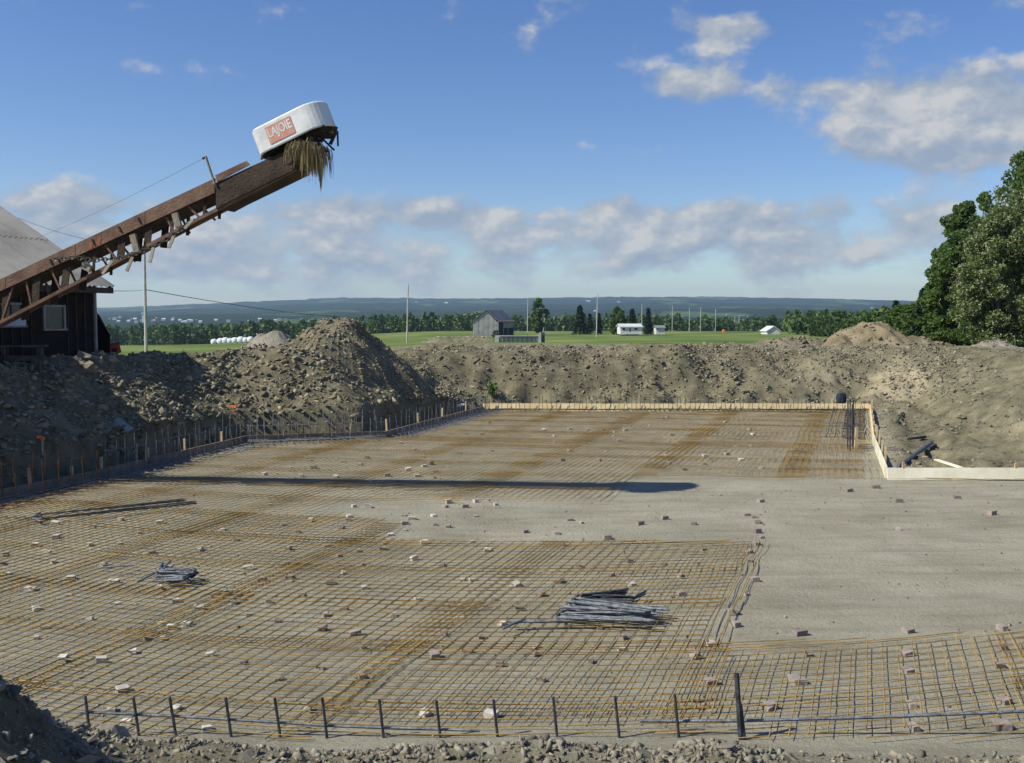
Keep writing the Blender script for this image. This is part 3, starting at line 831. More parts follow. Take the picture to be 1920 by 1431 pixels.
def mesh_sheets():
    total = 0
    for iv in range(len(VB) - 1):
        for iu in range(len(UB) - 1):
            ju, jv, rt = random.uniform(-.05, .05), random.uniform(-.05, .05), random.uniform(-.012, .012)
            u0, u1 = UB[iu] - .16 + ju, UB[iu + 1] + .16 + ju
            v0, v1 = VB[iv] - .08 + jv, VB[iv + 1] + .08 + jv
            lift = random.uniform(0, .02)
            if abs(VB[iv] - 25.15) < .2: v0 -= .75; lift = .03
            far = VB[iv] > 14.5
            if far: v0 -= .10; v1 += .10; u0 -= .12; u1 += .12
            sp_ = .145
            bars = []
            step = .3 if not far else .5
            nu = int(round((u1 - u0) / sp_)); nv = int(round((v1 - v0) / sp_))
            wob = random.random() * 100
            def pt(u, v, dz):
                v2 = v + rt * (u - u0) * 2 + .02 * float(vn(np.array([u * 1.1 + wob]), np.array([v * .3]))[0])
                u2 = u + .025 * float(vn(np.array([v * 1.3 + wob]), np.array([u * .2]))[0])
                x, y = lat(u2, v2); return (x, y, ZN(x, y) + dz + lift)
            for a in range(nu + 1):
                u = u0 + (u1 - u0) * a / nu; k = max(3, int((v1 - v0) / step))
                pts = [pt(u, v0 + (v1 - v0) * j / k, .009) for j in range(k + 1)]
                bars += [('long_bar', r) for r in clip_runs(pts)]
            for a in range(nv + 1):
                v = v0 + (v1 - v0) * a / nv; k = max(3, int((u1 - u0) / step))
                pts = [pt(u0 + (u1 - u0) * j / k, v, 0) for j in range(k + 1)]
                bars += [('cross_bar', r) for r in clip_runs(pts)]
            if not bars: continue
            if not any(abs(p[0]) < .6 * p[1] for _, r in bars for p in r): continue
            c = bars[0][1][0]
            ordn = lambda k: ['first', 'second', 'third', 'fourth', 'fifth', 'sixth', 'seventh', 'eighth', 'ninth', 'tenth', 'eleventh'][k]
            nrow = len(VB) - 2
            if iv < 10: rowtxt = f'{ordn(iv)} row behind near starter bars'
            else: rowtxt = f'{ordn(nrow - iv)} row before far form strip'
            lab = f'rusty wire mesh sheet, {rowtxt}, {ordn(iu)} from left bank'
            grp = 'wire mesh sheets laid over the slab'
            root = empty('wire_mesh_sheet', (c[0], c[1], 0), lab, 'wire mesh', grp)
            if far:
                mb = MB()
                for nm, r in bars: mb.tube(r, .0035, 3, cap=False)
                kind(mb.build('bars', MAT['rust'], root), 'stuff')
            else:
                for nm, r in bars: MB().tube(r, .0046, 4, cap=False).build(nm, MAT['rust'], root)
            total += len(bars)
    return total


print('bars', mesh_sheets())

# ------------------------------------------------------------------ bricks that carry the mesh
def brick_mesh(k):
    r = random.Random(500 + k); bm = bmesh.new()
    bmesh.ops.create_cube(bm, size=1)
    for v in bm.verts:
        v.co = Vector((v.co.x * (1 + r.uniform(-.16, .16)), v.co.y * (1 + r.uniform(-.2, .2)), v.co.z + .5 + (r.uniform(-.22, .0) if v.co.z > 0 else 0)))
    bmesh.ops.bevel(bm, geom=list(bm.edges), offset=.045, segments=1, affect='EDGES')
    for v in bm.verts: v.co += Vector((r.uniform(-.02, .02), r.uniform(-.02, .02), r.uniform(-.02, .02)))
    me = bpy.data.meshes.new('brick'); bm.to_mesh(me); bm.free(); return me


BM_ = {}
for mt in ('pink_brick', 'white_brick'):
    for k in range(6):
        me = brick_mesh(k + (0 if mt == 'pink_brick' else 20)); me.materials.append(MAT[mt]); BM_[(mt, k)] = me


def zp(l, ox, oy, s): return [(ox + x / s, oy + y / s) for x, y in l]


NEAR_L = zp([(745, 98), (540, 155), (610, 198), (810, 212), (470, 238), (280, 222), (285, 285), (175, 325), (455, 322), (605, 315), (710, 262), (770, 360), (1010, 345), (1195, 300), (1125, 250), (235, 362), (30, 375), (270, 405), (15, 412), (40, 467), (520, 425), (360, 490), (575, 510), (155, 548), (350, 575), (595, 615), (680, 618), (890, 605), (805, 540), (1155, 565), (1180, 610), (1255, 440), (185, 645), (230, 738), (185, 792), (455, 690), (830, 715), (865, 738), (945, 720), (1005, 640), (750, 795), (805, 795), (670, 865), (515, 915), (315, 910), (1060, 880), (1235, 920), (620, 1060), (565, 1160), (890, 1145), (640, 1225), (1045, 1250), (1260, 672)], 0, 900, 2.695)
NEAR_C = zp([(530, 18), (530, 42), (310, 48), (155, 72), (240, 108), (485, 88), (845, 12), (890, 35), (848, 65), (850, 98), (1010, 15), (1255, 18), (1020, 68), (1095, 80), (768, 122), (655, 165), (730, 170), (958, 170), (1232, 165), (720, 203), (185, 205), (415, 187), (470, 240), (585, 210), (900, 262), (1058, 298), (1318, 212), (500, 340), (605, 292), (195, 368), (30, 378), (620, 430), (265, 468), (70, 503), (430, 403), (925, 493), (505, 545), (400, 578), (780, 580), (380, 662), (565, 690), (125, 610), (610, 772), (1068, 690), (1285, 708), (1205, 792), (1020, 822), (790, 858), (605, 938), (370, 885), (140, 942), (1390, 860), (1400, 632), (1365, 498), (295, 1115), (960, 1140), (1340, 1155), (1180, 380), (1235, 382), (1165, 590)], 480, 960, 3.0375)
NEAR_R = zp([(330, 40), (395, 55), (725, 65), (870, 32), (1035, 68), (1335, 5), (1395, 62), (1395, 100), (75, 108), (255, 115), (540, 147), (300, 182), (925, 180), (1420, 147), (1395, 178), (625, 222), (1088, 205), (1350, 220), (665, 272), (378, 300), (860, 292), (1355, 280), (565, 352), (960, 362), (268, 390), (25, 412), (165, 468), (685, 412), (960, 463), (1380, 388), (1335, 458), (40, 543), (1258, 570), (1270, 635), (500, 652), (630, 705), (140, 765), (130, 803), (625, 768), (450, 840), (1130, 740), (1035, 810), (165, 952), (1130, 970), (1075, 1095), (1455, 1110)], 960, 960, 3.0375)
NEAR_RR = zp([(517, 55), (655, 30), (768, 108), (1058, 78), (1240, 172), (765, 242), (270, 770), (815, 748), (1290, 742), (310, 875), (815, 870), (1290, 838), (815, 958), (1275, 930), (255, 1010), (120, 1140), (830, 1130), (1300, 1115), (840, 1245), (1290, 1235), (70, 103), (40, 185)], 1400, 900, 2.694)
MIDF = zp([(870, 700), (755, 680), (530, 670), (395, 685), (210, 768), (40, 830), (460, 782), (700, 788), (545, 722), (380, 718), (1058, 778), (1265, 783), (1385, 793), (1200, 738), (1390, 750), (1480, 718), (1310, 712), (1360, 695), (1305, 650), (1250, 600), (1150, 555), (935, 817), (1140, 825), (920, 655), (1610, 490), (1760, 412), (245, 982), (825, 988), (920, 990), (1460, 990), (1595, 993), (1805, 975), (1670, 955), (1750, 945), (1480, 960), (1555, 625)], 440, 680, 3.692)
FARB = zp([(120, 520), (200, 575), (370, 560), (480, 568), (545, 605), (545, 650), (640, 590), (645, 562), (760, 567), (865, 567), (900, 492), (990, 507), (1020, 495), (1005, 570), (935, 580), (925, 603), (865, 603), (960, 635), (735, 647), (1160, 537), (1245, 495), (1275, 492), (1410, 525), (1410, 573), (1300, 603), (1285, 638), (1510, 622), (1490, 635), (1570, 608), (1645, 520), (1645, 593), (1800, 573), (1820, 605), (1850, 627), (1815, 662), (1710, 670), (1760, 492), (80, 595), (640, 460)], 880, 640, 3.4286)
MIDB = zp([(645, 700), (880, 705), (1265, 740), (1515, 740), (1655, 730), (1560, 765), (1750, 765), (835, 765), (595, 762), (1510, 788), (1285, 785), (150, 702), (1870, 805), (1385, 815)], 880, 640, 3.4286)


def bricks():
    r = random.Random(3)
    for lst, pk, base in ((NEAR_L, .2, .12), (NEAR_C, .5, .12), (NEAR_R, .86, .128), (NEAR_RR, 1.0, .145), (MIDF, .35, .135), (FARB, .03, .13), (MIDB, .7, .13)):
        for px, py in lst:
            p = G(px, py + 5 * 10 / max(8, G(px, py).y))
            bare = bool(inpoly(np.array([p.x]), np.array([p.y]), BARE)[0])
            pink = r.random() < (pk if not (bare and px > 940) else 1)
            white_px = abs(px - 1185) < 3 and abs(py - 1096) < 6
            if white_px: pink = False
            mt = 'pink_brick' if pink else 'white_brick'
            if pink:
                lab, grp = ('pinkish concrete brick lying on the bare gravel', 'bricks on bare gravel') if bare else ('pinkish concrete brick under the rusty wire mesh', 'pink bricks under mesh')
            else:
                lab, grp = ('pale concrete brick on the bare gravel', 'pale bricks on bare gravel') if bare else ('pale concrete brick under the rusty wire mesh', 'pale bricks under mesh')
            near = [(G(1140, 1150), 1.3, 'beside the big pile of bent rebar'), (G(330, 1080), 1.2, 'beside the small heap of L shaped rebar'), (G(200, 960), 1.6, 'beside the two long rod bundles'), (G(1595, 840), 2.0, 'before the caged column bars')]
            for q, dd, tx in near:
                if (p - q).length < dd: lab = lab.rsplit(' on the' if bare else ' under', 1)[0].replace(' lying', '') + ' ' + tx; grp = grp + ' ' + tx
            if p.y < 8.4 and not bare: lab = lab.split(' brick')[0] + ' brick just behind the near starter bars'; grp = 'bricks behind near starter bars ' + mt[:4]
            elif 17.3 < p.y < 19.2 and -7 < p.x < 3.5 and not bare: lab = lab.split(' brick')[0] + ' brick at the dark conveyor shadow on the mesh'; grp = 'bricks at the shadow ' + mt[:4]
            elif not bare and p.y > 19.2 and ' under the rusty' in lab: lab = lab.replace(' wire mesh', ' mesh beyond the conveyor shadow'); grp += ' beyond the shadow'
            if lst is FARB: lab, grp = 'small white concrete chip on the far mesh sheets', 'white chips near the far form strip'
            if white_px: lab, grp = 'white concrete block just behind the big pile of bent rebar', None
            o = bpy.data.objects.new('brick', BM_[(mt, r.randrange(6))]); C.objects.link(o)
            s = base * r.uniform(.5, .9) * (1.35 if white_px else 1)
            o.location = (p.x, p.y, float(hfun(np.array([p.x]), np.array([p.y]))[0]) - .004)
            o.scale = (s * r.uniform(.9, 1.25), s * r.uniform(.65, .95), s * r.uniform(.5, .72))
            o.rotation_euler = (r.gauss(0, .05), r.gauss(0, .05), r.choice([0, 0, 1.57]) + r.gauss(.15, .3))
            tag(o, lab, 'brick', grp)


bricks()

# ------------------------------------------------------------------ piles of bent rebar
def rebar_pile(label, segs, n, loc, r=.011, seed=1):
    """segs: list of (A, B, spreadA, spreadB, count, zmax) fans of straight legs"""
    rr = random.Random(seed); root = empty('rebar_pile', loc, label, 'rebar pile')
    for A, B, sA, sB, cnt, zm, mt in segs:
        A = [Vector(q) for q in A]; B = [Vector(q) for q in B]
        for k in range(cnt):
            t = (k + rr.random()) / cnt
            a = A[0].lerp(A[1], min(1, max(0, t + rr.uniform(-.15, .15)))); b = B[0].lerp(B[1], min(1, max(0, t + rr.uniform(-.25, .25))))
            z = .0 + zm * .8 * (1 - abs(2 * t - 1)) * rr.random() + .01 * rr.random()
            a = a + Vector((rr.gauss(0, sA), rr.gauss(0, sA), z)); b = b + Vector((rr.gauss(0, sB), rr.gauss(0, sB), z + rr.uniform(-.02, .03)))
            pts = [a, a.lerp(b, .5) + Vector((0, 0, rr.uniform(-.006, .01))), b]
            MB().tube(pts, r, 6).build('bent_bar', MAT[mt], root)
    return root


g_ = lambda x, y: G(x, y, .08)


def BP(px, py):                            # photo pixel -> point on the bank surface
    lo, hi = 12.0, 60.0
    prev = None
    for y in np.arange(12, 60, .1):
        p = AT(px, py, float(y))
        if p.z < fieldz(p.x, p.y): return p + Vector((0, 0, .05))
    return AT(px, py, 30)



rebar_pile('big fanned pile of bent grey rebar on the mesh', [
    ((g_(1040, 1163), g_(1085, 1122)), (g_(1210, 1170), g_(1252, 1148)), .03, .05, 34, .12, 'steel'),
    ((g_(1083, 1132), g_(1100, 1122)), (g_(1165, 1112), g_(1180, 1132)), .02, .05, 18, .10, 'dark_steel'),
    ((g_(1036, 1165), g_(1082, 1124)), (g_(1090, 1125), g_(1078, 1132)), .01, .01, 5, .10, 'dark_steel'),
    ((g_(950, 1168), g_(955, 1168)), (g_(1150, 1165), g_(1200, 1162)), .01, .01, 2, .02, 'steel'),
    ((g_(940, 1180), g_(945, 1182)), (g_(985, 1165), g_(985, 1165)), .01, .01, 1, .02, 'steel'),
    ((g_(1178, 1127), g_(1180, 1128)), (g_(1210, 1112), g_(1212, 1112)), .01, .01, 2, .05, 'dark_steel')], 0, g_(1130, 1150), .0125, 5)
rebar_pile('small heap of L shaped grey rebar left of the mesh overlap', [
    ((g_(292, 1090), g_(300, 1074)), (g_(352, 1089), g_(366, 1074)), .02, .03, 20, .14, 'steel'),
    ((g_(298, 1083), g_(304, 1076)), (g_(300, 1068), g_(322, 1066)), .02, .03, 14, .16, 'steel'),
    ((g_(352, 1089), g_(356, 1078)), (g_(368, 1082), g_(372, 1074)), .02, .02, 8, .12, 'dark_steel'),
    ((g_(255, 1091), g_(257, 1092)), (g_(290, 1078), g_(291, 1079)), .01, .01, 1, .02, 'steel'),
    ((g_(182, 1068), g_(183, 1067)), (g_(255, 1065), g_(256, 1065)), .01, .01, 1, .02, 'steel')], 0, g_(325, 1080), .0125, 9)
rebar_pile('two long thin bundles of dark rods with hooked ends lying on the mesh', [
    ((g_(75, 966), g_(80, 964)), (g_(345, 938), g_(350, 939)), .008, .015, 3, .02, 'dark_steel'),
    ((g_(70, 976), g_(82, 973)), (g_(362, 941), g_(368, 945)), .008, .02, 4, .02, 'dark_steel'),
    ((g_(58, 972), g_(64, 974)), (g_(75, 966), g_(80, 964)), .01, .01, 4, .03, 'steel'),
    ((g_(58, 972), g_(64, 974)), (g_(74, 978), g_(80, 976)), .01, .01, 4, .03, 'steel')], 0, g_(200, 960), .009, 11)
rebar_pile('bundle of dark rods and pipe lying up the foot of the right bank', [
    ((BP(1682, 880), BP(1686, 879)), (BP(1745, 838), BP(1752, 832)), .02, .06, 9, .06, 'steel'),
    ((BP(1700, 829), BP(1704, 828)), (BP(1733, 824), BP(1735, 823)), .01, .03, 4, .06, 'dark_steel'), ((BP(1680, 798), BP(1681, 797)), (BP(1693, 779), BP(1694, 778)), .01, .03, 3, .06, 'dark_steel')], 0, BP(1690, 876), .024, 15)


def right_corner():
    root = empty('column_cage', G(1595, 845), 'dark caged column bars standing at the far right slab corner', 'rebar')
    for dx, t in ((-4, 752), (0, 748), (4, 758), (6, 752)):
        b = G(1594 + dx * 1.2, 846 - abs(dx)); MB().tube([b, AT(1594 + dx, t, b.y - .02 * dx)], .017, 6).build('bar', MAT['dark_steel'], root)
    for z in (.3, .6, .9, 1.2):
        b = G(1594, 846); MB().tube([b + Vector((q[0] * .09, q[1] * .09, z)) for q in ((-1, -1), (1, -1), (1, 1), (-1, 1), (-1, -1))], .008, 5).build('tie_ring', MAT['dark_steel'], root)
    b = G(1604, 843); o = MB().beam(b, AT(1606, 801, b.y), .06, .06).build('wooden_stake', MAT['stake'], loc=b); tag(o, 'upright wooden stake beside the caged column bars', 'stake')
    c = G(1632, 832); MB_ = MB().beam(AT(1607, 826, c.y), AT(1634, 832, c.y), .06, .05); o = MB_.build('brace_board', MAT['stake'], loc=AT(1607, 830, c.y)); tag(o, 'short wooden brace between the stake and the form strip', 'board')
    # dark bag hung over the form
    p = Vector((AT(1577, 757, 33.9).x, 33.9, .2)); q = MB(); n = 12
    for k, (z, rr_) in enumerate(((0, .12), (.08, .16), (.24, .17), (.36, .14), (.4, .06))):
        q.v += [(p.x + math.cos(a * 2 * math.pi / n) * rr_ * (1 + .12 * math.sin(a * 3 + k)), p.y + math.sin(a * 2 * math.pi / n) * rr_ * .7, p.z + z) for a in range(n)]
    q.f = [(k * n + a, k * n + (a + 1) % n, (k + 1) * n + (a + 1) % n, (k + 1) * n + a) for k in range(4) for a in range(n)] + [tuple(range(n))[::-1], tuple(range(4 * n, 5 * n))]
    o = q.build('work_bag', M('dark_blue_cloth', (.015, .02, .035), (.03, .035, .06), 8, .8, .3), loc=p); tag(o, 'dark blue bag resting behind the yellow far form strip', 'bag')
    p = Vector((9.0, 20.3, .1)); o = MB().beam(p + Vector((-.1, .2, .12)), p + Vector((.12, -.5, .05)), .12, .02).build('scrap_board', MAT['pale_board'], loc=p); tag(o, 'white scrap board leaning behind the pale plank corner', 'board')


right_corner()

# ------------------------------------------------------------------ barn on the left
def barn():
    Yc = 26.0
    E0 = AT(215, 538, Yc)                                   # far lower corner of the roof
    toward = Vector((-math.sin(R(25)), -math.cos(R(25)), 0)); upd = Vector((-math.sin(R(65)), math.cos(R(65)), 0))
    pit = R(28); ups = upd * math.cos(pit) + Vector((0, 0, math.sin(pit))); nrm = toward.cross(ups).normalized()
    if nrm.z < 0: nrm = -nrm
    Ln, Wd = 10.4, 5.2
    gz = 1.3
    base = E0 + toward * Ln / 2 + upd * Wd * math.cos(pit); base.z = gz
    root = empty('barn', base, 'dark brown plank barn with corrugated metal roof beside the conveyor', 'barn')
    roof_m = M('corrugated_metal', (.15, .148, .138), (.24, .236, .22), .7, .5, .1, 4, metal=.3, c3=(.20, .196, .182))
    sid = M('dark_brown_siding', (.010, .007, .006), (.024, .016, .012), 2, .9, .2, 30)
    batm = M('weathered_batten', (.045, .037, .03), (.08, .068, .058), 3, .9, .2, 30)
    grey = M('grey_window_wood', (.22, .21, .19), (.34, .32, .29), 4, .85, .2, 30)
    glass = M('old_glass', (.035, .04, .04), (.07, .075, .07), 3, .15, 0, spec=.5)
    # roof: corrugated sheets, each .85 m wide
    nsh = 13; wsh = Ln / nsh
    for side in (0, 1):
        for k in range(nsh):
            m_ = 10; Vv = []; Ff = []
            for seg, (s0, s1) in enumerate(((0, Wd * .54), (Wd * .53, Wd))):
                b0 = len(Vv)
                for i in range(m_ + 1):
                    t = k * wsh + (wsh + .03) * i / m_; dz = .03 * math.cos(i * math.pi) + (.012 if seg == 1 else 0) + .0015 * (k % 2)
                    for s_ in (s0, s1):
                        if side == 0: p = E0 + toward * t + ups * s_ + nrm * dz
                        else:
                            rg = E0 + toward * t + ups * Wd; dn = (upd * math.cos(pit) - Vector((0, 0, math.sin(pit))))
                            p = rg + dn * (Wd - s_) + Vector((0, 0, dz)) + Vector((0, 0, .002))
                        Vv.append(p)
                for i in range(m_): Ff.append((b0 + 2 * i, b0 + 2 * i + 1, b0 + 2 * i + 3, b0 + 2 * i + 2))
            q = MB(); q.v = [tuple(v) for v in Vv]; q.f = Ff; q.build('roof_sheet', roof_m, root)
    # fascia and soffit rafters
    f0 = E0 + upd * .06 - Vector((0, 0, .10)); MB().beam(f0, f0 + toward * Ln, .03, .15).build('fascia', batm, root)
    q = MB().beam(E0 - Vector((0, 0, .07)) + ups * .1 - toward * .0, E0 + ups * (Wd - .1) - Vector((0, 0, .07)), .035, .12); q.build('barge_board', batm, root)
    wc = E0 + upd * .42 + toward * .32; wc.z = gz; ztop = E0.z + .2
    hw = ztop - gz
    span = 2 * (Wd * math.cos(pit) - .42)
    LW = Ln - .6
    # walls
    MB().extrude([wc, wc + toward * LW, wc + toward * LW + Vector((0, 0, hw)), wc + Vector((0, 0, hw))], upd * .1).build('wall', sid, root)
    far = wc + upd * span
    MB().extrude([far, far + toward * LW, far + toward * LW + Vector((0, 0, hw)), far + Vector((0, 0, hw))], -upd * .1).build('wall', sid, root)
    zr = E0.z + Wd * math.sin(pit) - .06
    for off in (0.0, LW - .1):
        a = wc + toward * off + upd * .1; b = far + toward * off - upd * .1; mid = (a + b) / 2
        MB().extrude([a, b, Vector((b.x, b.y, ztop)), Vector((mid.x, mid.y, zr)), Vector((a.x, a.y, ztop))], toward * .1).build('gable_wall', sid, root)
    out = -upd
    # planks with gaps: battens stand proud of the wall
    for k in range(0, int(LW / .27)):
        a = wc + toward * (.05 + k * .27) + out * .012
        if 1.05 < .05 + k * .27 < 1.72:
            MB().beam(a, Vector((a.x, a.y, gz + .75)), .05, .022, toward).build('batten', batm, root); continue
        MB().beam(a, Vector((a.x, a.y, ztop)), .05, .022, toward).build('batten', batm, root)
    MB().beam(wc + out * .02, Vector((wc.x, wc.y, ztop)) + out * .02, .09, .09).build('corner_post', grey, root)

    def window(t0, t1, z0, z1):
        fr = MB()
        c = lambda t, z: wc + toward * t + out * .03 + Vector((0, 0, z - gz))
        fr.beam(c(t0, z0), c(t0, z1), .05, .06, toward); fr.beam(c(t1, z0), c(t1, z1), .05, .06, toward)
        fr.beam(c(t0 - .025, z1), c(t1 + .025, z1), .06, .05); fr.beam(c(t0 - .05, z0), c(t1 + .05, z0), .10, .045)
        w = fr.build('window_frame', grey, root)
        MB().extrude([c(t0, z0) - out * .012, c(t1, z0) - out * .012, c(t1, z1) - out * .012, c(t0, z1) - out * .012], out * -.01).build('pane', glass, w)

    def tpx(px):       # distance along the wall seen at a photo column
        k = (px - CX) / F; return (k * wc.y - wc.x) / (toward.x - k * toward.y)
    zw = lambda t, py: H + (HZ - py) / F * (wc.y + toward.y * t)
    ta, tb = tpx(121), tpx(83)
    window(ta, tb, zw(ta, 618), zw(ta, 574))
    ta, tb = tpx(46), tpx(-6)
    fr = MB(); z0, z1 = zw(ta, 612), zw(ta, 570)
    window(ta, tb, z0, z1)
    # pale blue notice panel under the second window
    wht = M('pale_panel', (.42, .45, .50), (.55, .58, .62), 3, .7)
    ta, tb = tpx(47), tpx(8)
    c = lambda t, z: wc + toward * t + out * .05 + Vector((0, 0, z - gz))
    MB().extrude([c(ta, zw(ta, 612)), c(tb, zw(ta, 612)), c(tb, zw(ta, 594)), c(ta, zw(ta, 594))], out * .012).build('panel', wht, root)
    # lean-to behind and a red box trailer
    p0 = AT(186, 590, 28.5); p1 = AT(206, 628, 28.5)
    lt = empty('lean_to', Vector((p0.x, 28.5, 1.4)), 'dark sloping lean-to roof at the far end of the barn', 'shed')
    MB().extrude([Vector((p0.x - 1.4, 28.5, 1.3)), Vector((p1.x, 28.5, 1.3)), Vector((p1.x, 28.5, p1.z)), p0, Vector((p0.x - 1.4, 28.5, p0.z))], Vector((-.95, 2.2, 0))).build('wall', sid, lt)
    MB().extrude([p0 + Vector((-.02, -.15, .02)), p1 + Vector((.06, -.15, -.04)), p1 + Vector((.06, -.15, .02)), p0 + Vector((-.02, -.15, .09))], Vector((-1.08, 2.5, 0))).build('roof', batm, lt)
    red = M('faded_red_paint', (.20, .035, .022), (.32, .07, .045), 5, .75, .2)
    c = AT(212, 656, 34); gz2 = fieldz(c.x, c.y); rt = empty('cart_box', (c.x, c.y, gz2), 'small tilted red wooden box beside the barn', 'box')
    Mr = Matrix.Rotation(R(-14), 3, 'Y') @ Matrix.Rotation(R(25), 3, 'Z')
    MB().box(c, (.46, .5, .30), Mr).build('body', red, rt)
    MB().box(c + Mr @ Vector((0, 0, .18)), (.52, .56, .05), Mr).build('lid', batm, rt)
    MB().box(c + Mr @ Vector((.02, -.26, -.04)), (.16, .03, .14), Mr).build('hatch', sid, rt)
    return E0, toward, ups


BARN_E0, BARN_T, BARN_U = barn()


def trough():
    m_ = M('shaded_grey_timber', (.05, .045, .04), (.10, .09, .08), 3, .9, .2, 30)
    c = AT(35, 660, 21.5); root = empty('feed_trough', (c.x, c.y, fieldz(c.x, c.y)), 'low timber bench frame in the barn shadow', 'bench')
    z = fieldz(c.x, c.y)
    d = Vector((.95, .3, 0)).normalized(); n_ = Vector((-d.y, d.x, 0))
    for k in range(3): MB().beam(c + d * -1.2 + n_ * (.16 * k) + Vector((0, 0, .12)), c + d * .55 + n_ * (.16 * k) + Vector((0, 0, .12)), .14, .04).build('plank', m_, root)
    MB().beam(c + d * -1.2 + Vector((0, 0, -.14)), c + d * .55 + Vector((0, 0, -.14)), .05, .12).build('rail', m_, root)
    for t in (-1.0, -.3, .4):
        for kk in (0, .32): b = c + d * t + n_ * kk; MB().beam(Vector((b.x, b.y, z - .3)), b + Vector((0, 0, .1)), .08, .08).build('leg', m_, root)


trough()


def barn_wing():
    sid = bpy.data.materials['dark_brown_siding']; rf = bpy.data.materials['corrugated_metal']
    P = [Vector((-12.35, 22.9, 1.2)), Vector((-10.98, 19.95, 1.2)), Vector((-12.75, 15.0, 1.2)), Vector((-17.5, 15.5, 1.2)), Vector((-18.5, 21.5, 1.2))]
    root = empty('barn_wing', P[2], 'wing of the brown barn beside the conveyor tail', 'barn')
    zt = [4.05, 4.05, 4.05, 4.9, 4.9]
    for i in range(5):
        a, b = P[i], P[(i + 1) % 5]; inn = (sum((p for p in P), Vector()) / 5 - (a + b) / 2); inn.z = 0; inn.normalize()
        MB().extrude([a, b, Vector((b.x, b.y, zt[(i + 1) % 5])), Vector((a.x, a.y, zt[i]))], inn * .12).build('wall', sid, root)
    MB().extrude([Vector((p.x, p.y, z + .01)) for p, z in zip(P, zt)], Vector((0, 0, .08))).build('roof', rf, root)


barn_wing()

# ------------------------------------------------------------------ manure conveyor
CP0 = Vector((-3.0, 16.1, 0)); CA = R(-14)
CE = Vector((math.cos(CA), math.sin(CA), 0)); CN = Vector((-math.sin(CA), math.cos(CA), 0))   # along / away from the camera


def CV(px, py, off=0.0):
    d = ray(px, py); t = (CP0 - Vector((0, 0, H))).dot(CN) / d.dot(CN)
    return Vector((0, 0, H)) + d * t + CN * off


